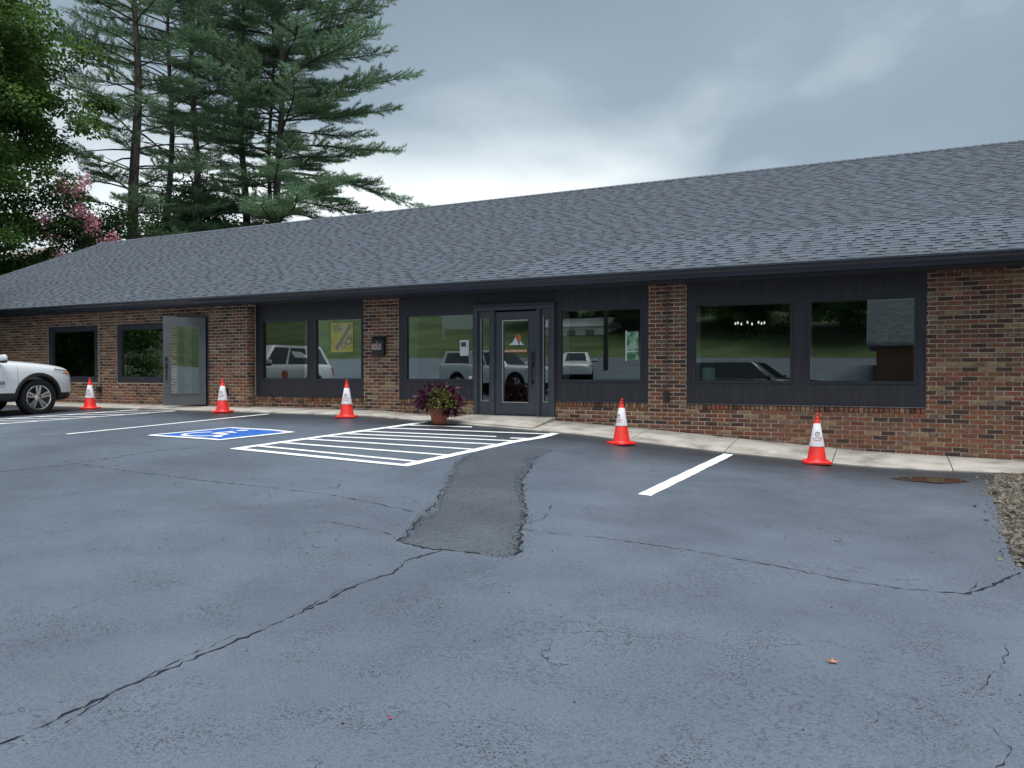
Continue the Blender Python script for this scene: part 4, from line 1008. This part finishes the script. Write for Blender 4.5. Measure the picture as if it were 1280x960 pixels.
    g = MB().add(vb + vr, [(k, (k+1) % n, n + (k+1) % n, n + k) for k in range(n)] + [tuple(range(n, 2*n)), tuple(reversed(range(n)))]).build('cabin', paint, t, smooth=30)
    bv = g.modifiers.new('b', 'BEVEL'); bv.width = .05; bv.segments = 3; bv.limit_method = 'ANGLE'; bv.angle_limit = R(18)
    def quad_on(face, u0, u1, v0, v1, nm, off=.006):
        a, b, c, d = [Vector(q) for q in face]; nrm = (b - a).cross(d - a).normalized()
        P = lambda u, v: a.lerp(b, u).lerp(d.lerp(c, u), v) + nrm * off
        ctr = (a + b + c + d) / 4
        if nrm.dot(ctr - Vector((-sum(q[0] for q in bo) / len(bo), 0, (zb + zr) / 2))) < 0: nrm.negate()
        vs = [P(u0, v0), P(u1, v0), P(u1, v1), P(u0, v1)]; vs2 = [p - nrm * .012 for p in vs]
        MB().add(vs + vs2, [(0,1,2,3), (4,7,6,5), (0,4,5,1), (1,5,6,2), (2,6,7,3), (3,7,4,0)]).build(nm, M['car_glass'], g)
    sides = sp['side']                 # index of the side edge in the outline, then window spans
    i = sides; j = n - 2 - i
    for (u0, u1) in sp['win']:
        quad_on((vb[i], vb[i+1], vr[i+1], vr[i]), u0, u1, .07, .86, 'side_window'); quad_on((vb[j+1], vb[j], vr[j], vr[j+1]), u0, u1, .07, .86, 'side_window')
    quad_on((vb[n-1], vb[0], vr[0], vr[n-1]), .02, .98, .08, .93, 'windshield'); k = n // 2 - 1
    quad_on((vb[k], vb[k+1], vr[k+1], vr[k]), .05, .95, .15, .88, 'rear_window')
    # mirrors, lamps, seams
    ms, mz = sp['mirror']
    for sd_ in (-1, 1):
        mm = MB().lathe([(.0, -.09), (.06, -.08), (.085, -.02), (.085, .03), (.06, .07), (.0, .08)], 14, M=Matrix.Translation((-ms, sd_ * (sp['w'] + .10), mz)) @ Matrix.Diagonal((.75, 1.35, 1.0, 1)), cap=False).build('mirror', paint, t, smooth=True)
        MB().tube([(-ms, sd_ * (sp['w'] - .10), mz - .07), (-ms, sd_ * (sp['w'] + .05), mz - .055)], .03, 8).lathe([(.0, -.10), (.063, -.095), (.089, -.05)], 14, M=Matrix.Translation((-ms, sd_ * (sp['w'] + .10), mz)) @ Matrix.Diagonal((.76, 1.36, 1.0, 1)), cap=False).build('mirror_foot', M['black_plastic'], mm, smooth=True)
        decal('headlight', sp['lamp'], M['clear_lens'], sd_, t, 10, 5, .005)
        a, b, c, d = [Vector(q) for q in sp['lamp']]
        decal('turn_signal', [a.lerp(b, .50).lerp(d.lerp(c, .5), .2), a.lerp(b, .93).lerp(d.lerp(c, .93), .25), a.lerp(b, .93).lerp(d.lerp(c, .93), .78), a.lerp(b, .50).lerp(d.lerp(c, .5), .72)], M['amber'], sd_, t, 8, 4, .009)
        decal('lamp_rim', [d, c, c + Vector((.0, .018)), d + Vector((.0, .018))], M['black_plastic'], sd_, t, 10, 1, .007)
        decal('tail_light', sp['tail'], M['red_lens'], sd_, t, 4, 5, .006)
        for s in sp['seams']: decal('panel_gap', [(s, sp['clad'] + .02), (s + .008, sp['clad'] + .02), (s + .008, sp['belt']), (s, sp['belt'])], M['seam'], sd_, body, 1, 10, .002)
        for s in sp['handles']: decal('door_handle', [(s, sp['belt'] - .17), (s + .20, sp['belt'] - .17), (s + .20, sp['belt'] - .135), (s, sp['belt'] - .135)], paint, sd_, t, 4, 1, .022)
    return t, body, surf
SUV = dict(w=.985, r=.385, axle=(.93, 3.80), clad=.47, belt=1.14, gh_z=(1.12, 1.76), side=1, mirror=(1.74, 1.21),
    st=[(.0, .50, .42, .84, .90), (.02, .64, .36, .90, .97), (.10, .80, .31, .96, 1.025), (.26, .905, .30, 1.005, 1.07), (.55, .965, .29, 1.045, 1.115), (.93, .985, .29, 1.08, 1.15), (1.4, .985, .29, 1.11, 1.185), (1.9, .985, .29, 1.135, 1.20), (2.8, .985, .29, 1.15, 1.20), (3.8, .985, .30, 1.17, 1.21), (4.5, .965, .33, 1.18, 1.22), (4.82, .93, .38, 1.15, 1.19), (4.95, .86, .42, 1.05, 1.1), (4.98, .7, .46, .95, 1.0)],
    gh_bottom=[(1.50, .62), (1.75, .865), (4.78, .86), (4.93, .7)], gh_roof=[(2.32, .50), (2.46, .665), (4.52, .63), (4.66, .52)], win=((.02, .30), (.33, .63), (.66, .95)),
    lamp=[(.60, .955), (.10, .84), (.13, .93), (.56, .985)], tail=[(4.80, .78), (4.90, .80), (4.86, 1.08), (4.72, 1.08)], seams=(1.38, 2.62, 3.5), handles=(2.35, 3.25))
PICKUP = dict(w=1.0, r=.40, axle=(.95, 4.55), clad=.44, belt=1.22, gh_z=(1.20, 1.92), side=1, mirror=(2.0, 1.32),
    st=[(.0, .60, .46, .98, 1.04), (.03, .78, .40, 1.04, 1.1), (.14, .92, .36, 1.09, 1.15), (.4, .98, .34, 1.13, 1.19), (.95, 1.0, .34, 1.16, 1.22), (1.7, 1.0, .34, 1.19, 1.25), (3.0, 1.0, .34, 1.20, 1.25), (3.78, 1.0, .34, 1.24, 1.26), (3.84, 1.0, .34, 1.34, 1.35), (5.5, 1.0, .40, 1.34, 1.35), (5.74, .98, .46, 1.34, 1.35), (5.8, .9, .5, 1.28, 1.3)],
    gh_bottom=[(1.62, .68), (1.85, .88), (5.70, .90), (5.76, .8)], gh_roof=[(2.35, .55), (2.5, .70), (5.5, .74), (5.62, .66)], win=((.02, .22), (.25, .44), (.52, .95)),
    lamp=[(.45, .92), (.06, .86), (.08, 1.04), (.42, 1.06)], tail=[(5.68, .92), (5.78, .92), (5.78, 1.25), (5.68, 1.25)], seams=(1.62, 2.75, 3.76), handles=(2.5, 3.45))
SEDAN = dict(w=.90, r=.32, axle=(.88, 3.6), clad=.26, belt=.92, gh_z=(.90, 1.43), side=1, mirror=(1.65, .99), lip=False,
    st=[(.0, .50, .34, .62, .66), (.03, .62, .26, .68, .72), (.14, .76, .22, .73, .77), (.4, .86, .20, .79, .83), (.88, .9, .19, .85, .90), (1.5, .9, .19, .90, .97), (2.6, .9, .19, .93, .98), (3.6, .9, .21, .95, 1.0), (4.3, .86, .26, .95, 1.0), (4.62, .78, .34, .92, .97), (4.7, .62, .4, .85, .9)],
    gh_bottom=[(1.35, .60), (1.6, .79), (4.0, .78), (4.3, .62)], gh_roof=[(2.15, .46), (2.3, .60), (3.25, .58), (3.45, .46)], win=((.03, .47), (.52, .95)),
    lamp=[(.55, .68), (.10, .60), (.13, .68), (.52, .74)], tail=[(4.5, .68), (4.66, .7), (4.62, .86), (4.4, .86)], seams=(1.4, 2.4, 3.3), handles=(2.15, 3.1))
t, body, surf = vehicle('parked_suv', 'white sport utility vehicle parked nose in towards the brick wall at the left', 'car', (-17.29, -1.95, H(-17.3, -3.6) - .004), R(90), M['white_paint'], SUV)
def lettering():
    me = text_mesh('ER', .11, mat('door_lettering', (.02, .02, .022), .5), .0008)
    xs = [v.co.x for v in me.vertices]; sh = .0 - max(xs)
    for v in me.vertices:               # right side of the vehicle: the word runs towards the front
        s = 1.64 - (v.co.x + sh); p = surf(s, .69 + v.co.y, -1, .004 + v.co.z); v.co = p
    link(bpy.data.objects.new('door_lettering', me), body)
    vs = []; fs = []
    for i in range(11):
        s = 1.66 + i * .05
        vs += [surf(s, .612, -1, .004), surf(s, .622, -1, .004)]
        if i: fs.append((2*i-2, 2*i-1, 2*i+1, 2*i))
    MB().add(vs, fs).build('door_line', mat('door_line', (.10, .10, .10), .5), body)
    vs = [surf(2.5, .86, -1, .004)] + [surf(2.5 + .14 * math.cos(a), .86 + .13 * math.sin(a), -1, .004) for a in np.linspace(0, 2 * math.pi, 17)[:-1]]
    MB().add(vs, [(0, 1 + i, 1 + (i + 1) % 16) for i in range(16)]).build('door_emblem', mat('door_emblem', (.45, .12, .08), .5), body)
lettering()
vehicle('pickup_truck', 'white pickup truck with a bed cap parked across the lot, mirrored in the entrance windows', 'truck', (-13.6, -17.9, Hraw(-16, -18.4)), R(14), M['white_paint'], PICKUP)
vehicle('parked_sedan', 'white sedan on the road behind, mirrored in the window right of the entrance', 'car', (-14.0, -22.4, Hraw(-14.5, -24) + .02), R(70), M['white_paint'], SEDAN)
vehicle('parked_suv', 'black sport utility vehicle mirrored in the large right windows', 'car', (-1.9, -15.6, Hraw(-4, -15.6)), R(8), M['black_paint'], SUV)

# ------------------------------------------------------------------ trees
M['bark'] = mat('pine_bark', (.085, .076, .066), .95, .2, var=.4, vscale=5, bump=1, bscale=12, stretch=(3, 3, .5))
M['bark2'] = mat('maple_bark', (.07, .06, .05), .95, .2, var=.3, vscale=6, bump=1, bscale=14)
M['needle'] = mat('pine_needles', (.165, .270, .155), .7, .25, island=.45, var=.25, vscale=.45, trans=.42)
M['maple_leaf'] = mat('maple_leaves', (.090, .172, .040), .6, .3, island=.4, var=.25, vscale=.5, trans=.45)
M['shrub_leaf'] = mat('shrub_leaves', (.065, .130, .042), .6, .3, island=.45, var=.3, vscale=.6, trans=.3)
M['pink'] = mat('pink_blossom', (.85, .38, .48), .7, .2, island=.25, trans=.4)
def needles_mesh(P, D, per, ln, wd, rg):
    n = len(P); P = np.repeat(P, per, 0); D = np.repeat(D, per, 0); m = len(P)
    d = D + rg.normal(scale=.55, size=(m, 3)); d[:, 2] += .12; d, u, w = rot_basis(d, rg)
    L_ = rg.uniform(.65, 1.15, m)[:, None] * ln
    P = P + rg.normal(scale=.035, size=(m, 3))
    V = np.stack([P - u * wd * .5, P + u * wd * .5, P + d * L_], 1).reshape(-1, 3)
    return V, np.arange(m * 3).reshape(-1, 3)
def pine(loc, height, r0, seed, label, Lmax, z_first, sparse=.0, bias=None, rise=.16, per=9, gap=1.0, low=.70):
    rg = np.random.default_rng(seed); r = random.Random(seed)
    t = empty('pine_tree', loc); tag(t, label, 'pine tree', 'tall pines behind the building')
    lean = (r.uniform(-.3, .3), r.uniform(-.3, .3))
    def tp(z): k = z / height; return Vector((lean[0] * k + .12 * math.sin(z * .5 + seed), lean[1] * k + .10 * math.cos(z * .4 + seed), z))
    tr = MB(); zs = np.linspace(-.5, height, 26)
    tr.tube([tp(z) for z in zs], [r0 * (1 - .93 * max(z, 0) / height) + (.12 * math.exp(-max(z, 0) * 1.5)) for z in zs], 12); trunk = tr.build('trunk', M['bark'], t, smooth=True)
    br = MB(); TP = []; TD = []; z = z_first
    while z < height - .3:
        k = (z - z_first) / (height - z_first)
        prof = min(1.0, low + .5 * k) if k < .45 else max(.08, (1 - k) / .55) ** .75
        nb = r.randint(4, 5); a0 = r.uniform(0, 6.28)
        for b in range(nb):
            a = a0 + b * 6.283 / nb + r.uniform(-.3, .3); L_ = Lmax * prof * r.uniform(.62, 1.1)
            if bias: L_ *= 1 + bias[1] * math.cos(a - bias[0])
            if L_ < .5: L_ = .5
            bare = r.random() < sparse * (1.3 - k)
            el = rise + r.uniform(-.12, .16) + .5 * k ** 2; zz = z + r.uniform(-.25, .25); p = tp(zz); pts = [p]; d = Vector((math.cos(a), math.sin(a), el)).normalized()
            ns = 7
            for q in range(ns):
                d = (d + Vector((r.uniform(-.10, .10), r.uniform(-.10, .10), r.uniform(-.09, .06) + (.06 if q > 3 else -.03)))).normalized(); p = p + d * L_ / ns; pts.append(p)
            rb = .018 + .0085 * L_
            br.tube(pts, [rb * (1 - .85 * q / ns) for q in range(ns + 1)], 5, cap=False)
            if bare and r.random() < .5: continue
            # side twigs spread flat along the outer part of the branch
            s = L_ * (.30 if not bare else .7); 
            while s < L_ * 1.0:
                f = s / L_ * ns; i = min(int(f), ns - 1); q0 = pts[i].lerp(pts[i+1], f - i); dd = (pts[i+1] - pts[i]).normalized(); side = dd.cross(Vector((0, 0, 1))).normalized()
                for sg in (-1, 1):
                    if r.random() < .10: continue
                    tl = (.58 + .28 * (L_ - s)) * r.uniform(.5, 1.2); tl = min(tl, 1.8); td = (dd * r.uniform(.5, 1.0) + side * sg * r.uniform(.6, 1.1) + Vector((0, 0, r.uniform(-.12, .16)))).normalized()
                    if tl > .7 : br.tube([q0, q0 + td * tl * .8], [.012, .004], 3, cap=False)
                    m = max(2, int(tl / .13))
                    for w in range(m):
                        f2 = (w + 1) / m
                        TP.append(tuple(q0 + td * tl * f2 + Vector((0, 0, .05 * f2)))); TD.append(tuple(td + Vector((0, 0, .35))))
                s += r.uniform(.17, .28)
            for w in range(5): q0 = pts[-1]; TP.append(tuple(q0 - d * .1 * w)); TD.append(tuple(d))
        z += r.uniform(.8, 1.35) * (1 - .3 * k) * gap
    br.build('branches', M['bark'], t, smooth=True)
    V, F = needles_mesh(np.array(TP), np.array(TD), per, .23, .028, rg)
    link(bpy.data.objects.new('crown', np_mesh('crown', V, F, M['needle'])), t)
    return t
def gz(x, y): return Hraw(x, y) - .06
pine((-35.2, 14.2, gz(-35.2, 14.2)), 27, .34, 1, 'pine with a thick bare trunk nearest the maple', 6.0, 5.5, sparse=.30)
pine((-41.0, 21.0, gz(-41, 21)), 29, .24, 2, 'slim pine just right of the thickest left pine trunk', 4.6, 6.0, sparse=.35)
pine((-36.6, 19.3, gz(-36.6, 19.3)), 29, .27, 3, 'straight pine with a clear trunk in the middle of the group', 4.8, 5.5, sparse=.38, gap=1.15, per=8)
pine((-36.4, 23.0, gz(-36.4, 23)), 30, .30, 4, 'pine with a trunk half hidden in the dense middle of the group', 4.8, 6.0, sparse=.34, gap=1.15, per=8)
pine((-36.8, 25.6, gz(-36.8, 25.6)), 30, .20, 5, 'slender pine close beside the half hidden trunk', 4.2, 6.0, sparse=.36, gap=1.15, per=8)
pine((-32.8, 22.0, gz(-32.8, 22)), 31, .31, 6, 'rightmost pine whose long branches reach out against the sky', 7.2, 3.6, sparse=.04, bias=(.35, .16), rise=.10, per=11, gap=.68, low=.88)

def leafy(name, label, cat, loc, height, crown_c, crown_r, nclus, per, leaf, m, seed, group=None, trunk_r=.22, flat=.5, crad=.95, shell=.35, bark='bark2', blossoms=0, droop=.55, limbs=11):
    rg = np.random.default_rng(seed); r = random.Random(seed)
    t = empty(name, loc); tag(t, label, cat, group)
    # cluster centres through the crown volume, more towards its outside
    q = rg.normal(size=(nclus, 3)); q /= np.linalg.norm(q, axis=1, keepdims=True); q *= (rg.uniform(shell ** 3, 1, nclus) ** (1/3))[:, None]
    C_ = np.array(crown_c) + q * np.array(crown_r) * (1 + .18 * rg.normal(size=(nclus, 1)))
    C_ = C_[C_[:, 2] > .4] if True else C_
    tr = MB(); top = Vector((crown_c[0] * .6, crown_c[1] * .6, crown_c[2] + crown_r[2] * .55))
    pts = [Vector((0, 0, -.4)).lerp(top, k / 9) + Vector((r.uniform(-.1, .1), r.uniform(-.1, .1), 0)) for k in range(10)]
    tr.tube(pts, [trunk_r * (1 - .85 * k / 9) for k in range(10)], 9); tr.build('trunk', M[bark], t, smooth=True)
    br = MB()
    for c in C_[:: max(1, len(C_) // 110)]:
        c = Vector(c); z0 = max(crown_c[2] - crown_r[2] * .9, min(c.z - .25 * (c.xy.length), top.z)); f = min(max((z0 + .4) / (top.z + .4), 0), 1) * 9; i = min(int(f), 8); p0 = pts[i].lerp(pts[i+1], f - i)
        mid = p0.lerp(c, .5) + Vector((r.uniform(-.3, .3), r.uniform(-.3, .3), r.uniform(0, .5)))
        br.tube([p0, mid, c], [.02 + .05 * trunk_r, .02 + .03 * trunk_r, .008], 4, cap=False)
    br.build('branches', M[bark], t)
    n = len(C_); idx = np.repeat(np.arange(n), per); off = rg.normal(size=(n * per, 3)); off /= np.maximum(np.linalg.norm(off, axis=1, keepdims=True), 1e-6)
    off *= (rg.uniform(0, 1, n * per) ** .4)[:, None]; rad = (crad * rg.uniform(.65, 1.25, n))[idx][:, None]
    off = off * rad * np.array([1, 1, flat]); off[:, 2] -= .28 * (off[:, 0] ** 2 + off[:, 1] ** 2) / rad[:, 0]
    P = C_[idx] + off; D = off + rg.normal(scale=.45, size=off.shape); D[:, 2] -= droop * .5
    d, u, w = rot_basis(D, rg)
    # most blades lie near flat, facing up
    upv = np.array([0, 0, 1.0]) + rg.normal(scale=.55, size=D.shape); u = np.cross(d, upv); u /= np.linalg.norm(u, axis=1, keepdims=True); w = np.cross(u, d); w *= np.where(w[:, 2:3] < 0, -1, 1)
    V, F = leaf_quads(P, d, u, w, rg.uniform(.7, 1.3, len(P)) * leaf, rg.uniform(.8, 1.2, len(P)) * leaf * .42)
    link(bpy.data.objects.new('crown', np_mesh('crown', V, F, m)), t)
    if blossoms:
        out = (C_ - np.array(crown_c)) / np.array(crown_r); sel = np.argsort(-(out @ np.array([.75, -.5, .45]) + rg.normal(scale=.35, size=n)))[: blossoms]
        idx = np.repeat(sel, 110); off = rg.normal(scale=.17, size=(len(idx), 3)) * np.array([1, 1, 1.2]); P = C_[idx] + off + np.array([0, 0, .15]) + (C_[idx] - np.array(crown_c)) * .22
        d, u, w = rot_basis(rg.normal(size=P.shape), rg); V, F = leaf_quads(P, d, u, w, rg.uniform(.07, .13, len(P)), rg.uniform(.035, .06, len(P)))
        link(bpy.data.objects.new('blossom', np_mesh('blossom', V, F, M['pink'])), t)
    return t
MAPLE = leafy('maple_tree', 'large leafy maple at the left edge of the frame', 'tree', (-37.5, 5.4, gz(-37.5, 5.4)), 18, (0, 0, 9.2), (5.6, 5.6, 7.6), 330, 420, .165, M['maple_leaf'], 31, trunk_r=.42, crad=1.05)
leafy('crepe_myrtle', 'pink flowering crepe myrtle behind the roof corner', 'tree', (-33.2, 9.5, gz(-33.2, 9.5)), 8, (0, 0, 5.2), (1.3, 1.3, 1.8), 46, 120, .11, M['shrub_leaf'], 32, trunk_r=.10, crad=.5, blossoms=17, flat=.8)
leafy('shrub', 'dark green shrub between the crepe myrtle and the pines', 'shrub', (-34.6, 12.2, gz(-34.6, 12.2)), 8, (0, 0, 3.8), (1.9, 1.9, 3.2), 80, 180, .14, M['shrub_leaf'], 33, trunk_r=.12, crad=.7, flat=.8)
leafy('understory_tree', 'bushy green tree below the middle pines just above the ridge', 'tree', (-39.5, 21.8, gz(-39.5, 21.8)), 9, (0, 0, 5.0), (3.0, 3.0, 3.6), 110, 190, .17, M['shrub_leaf'], 34, trunk_r=.16, crad=.95, flat=.8)
leafy('understory_tree', 'lighter green tree glimpsed low behind the rightmost pine', 'tree', (-33.5, 28.0, gz(-33.5, 28)), 8, (0, 0, 4.2), (3.2, 3.0, 3.0), 100, 190, .17, M['maple_leaf'], 35, trunk_r=.16, crad=.95, flat=.8)
leafy('shrub', 'dark leafy shrub under the maple at the left edge', 'shrub', (-35.2, 8.9, gz(-35.2, 8.9)), 6, (0, 0, 1.8), (2.4, 2.0, 2.0), 80, 180, .15, M['maple_leaf'], 36, trunk_r=.10, crad=.75, flat=.8)
def shed():
    x, y = -44.0, 14.2; z = gz(x, y)
    t = empty('garden_shed', (x, y, z)); tag(t, 'small brown timber shed glimpsed through leaves beyond the roof corner', 'shed')
    MB().box((-1.6, -1.2, -.3), (1.6, 1.2, 2.2)).build('wall', mat('shed_wood', (.22, .10, .05), .8, var=.3, vscale=4, stretch=(1, 1, 8)), t)
    MB().prism([(-1.45, 2.15), (0, 2.95), (1.45, 2.15), (1.45, 2.25), (0, 3.05), (-1.45, 2.25)], -1.8, 1.8, 'x').build('roof', mat('shed_roof', (.34, .30, .26), .8), t)
shed()

# ------------------------------------------------------------------ across the road (seen mirrored in the windows)
def copy_tree(o, loc, rz, sc, label, group):
    c = o.copy(); COL.objects.link(c); c.location = loc; c.rotation_euler = (0, 0, rz); c.scale = (sc, sc, sc); tag(c, label, 'tree', group)
    for ch in o.children: k = ch.copy(); COL.objects.link(k); k.parent = c
    return c
for i, (x, y, sc) in enumerate(((-31, -62, .9), (-24, -60, .95), (-17, -56, 1.0), (-10, -54, .9), (-3, -52, 1.0), (4, -54, 1.0), (12, -52, .95), (20, -56, 1.0))):
    copy_tree(MAPLE, (x, y, gz(x, y) - 2.0 * sc), i * 1.3, sc, 'broad leafy tree on the grass bank across the road', 'trees on the bank across the road')
copy_tree(MAPLE, (-25.2, -3.9, gz(-25.2, -3.9) - .9), 2.0, .60, 'small leafy tree shading the far left end of the building, outside the frame', None)
def across():
    x, y = -14.9, -29.6; t = empty('utility_pole', (x, y, gz(x, y))); tag(t, 'wooden utility pole across the road, mirrored in the window right of the entrance', 'pole')
    MB().tube([(0, 0, -.3), (0, 0, 9)], [.15, .10], 10).build('pole', M['bark'], t, smooth=True); MB().box((-1.1, -.05, 8.2), (1.1, .05, 8.32)).build('crossarm', M['bark'], t)
    for k in (-1, 0, 1): MB().lathe([(.03, 0), (.05, .05), (.03, .12), (.0, .14)], 10, M=Matrix.Translation((k * .95, 0, 8.32)), cap=False).build('insulator', M['metal_edge'], t)
    x, y = -37.5, -51.5; t = empty('roadside_sign', (x, y, gz(x, y)), R(150)); tag(t, 'white roadside board on two posts on the grass bank, mirrored in a window', 'sign')
    MB().box((-1.6, -.05, .9), (1.6, .05, 2.3)).build('board', M['white_card'], t)
    for s in (-1, 1): MB().box((s*1.5 - .07, -.12, -.3), (s*1.5 + .07, -.055, 2.4)).build('post', M['white_card'], t)
    x, y = -26, -54; t = empty('white_house', (x, y, gz(x, y) - 1.0)); tag(t, 'low white house across the road, mirrored in the window right of the entrance', 'house')
    MB().box((-3.2, -2, -.5), (3.2, 2, 1.4)).build('wall', M['white_card'], t); MB().prism([(-2.3, 1.4), (0, 2.3), (2.3, 1.4)], -3.5, 3.5, 'x').build('roof', mat('pale_roof', (.5, .5, .5), .7), t)
    for k in (-1.8, 0, 1.8): MB().box((k - .4, 2.0, .3), (k + .4, 2.03, 1.1)).build('window', M['car_glass'], t)
    x, y = 6, -29; t = empty('neighbouring_building', (x, y, gz(x, y) - .2)); tag(t, 'brick building with a steep shingle front across the road, mirrored in the right window', 'building')
    MB().box((-6.5, -5, -.5), (6.5, 4, 1.6)).build('wall', M['br'][2], t)
    MB().prism([(4.6, 1.5), (4.6, 1.65), (3.2, 4.6), (-4.2, 4.6), (-5.4, 1.65), (-5.4, 1.5)], -6.9, 6.9, 'x').build('roof', mat('pale_shingles', (.24, .25, .26), .9, .2, var=.35, vscale=6, stretch=(.6, 6, 6)), t)
    for k in (-4, -1.5, 1.5, 4): MB().box((k - .6, 4.0, .5), (k + .6, 4.03, 1.4)).build('window', M['car_glass'], t)
across()
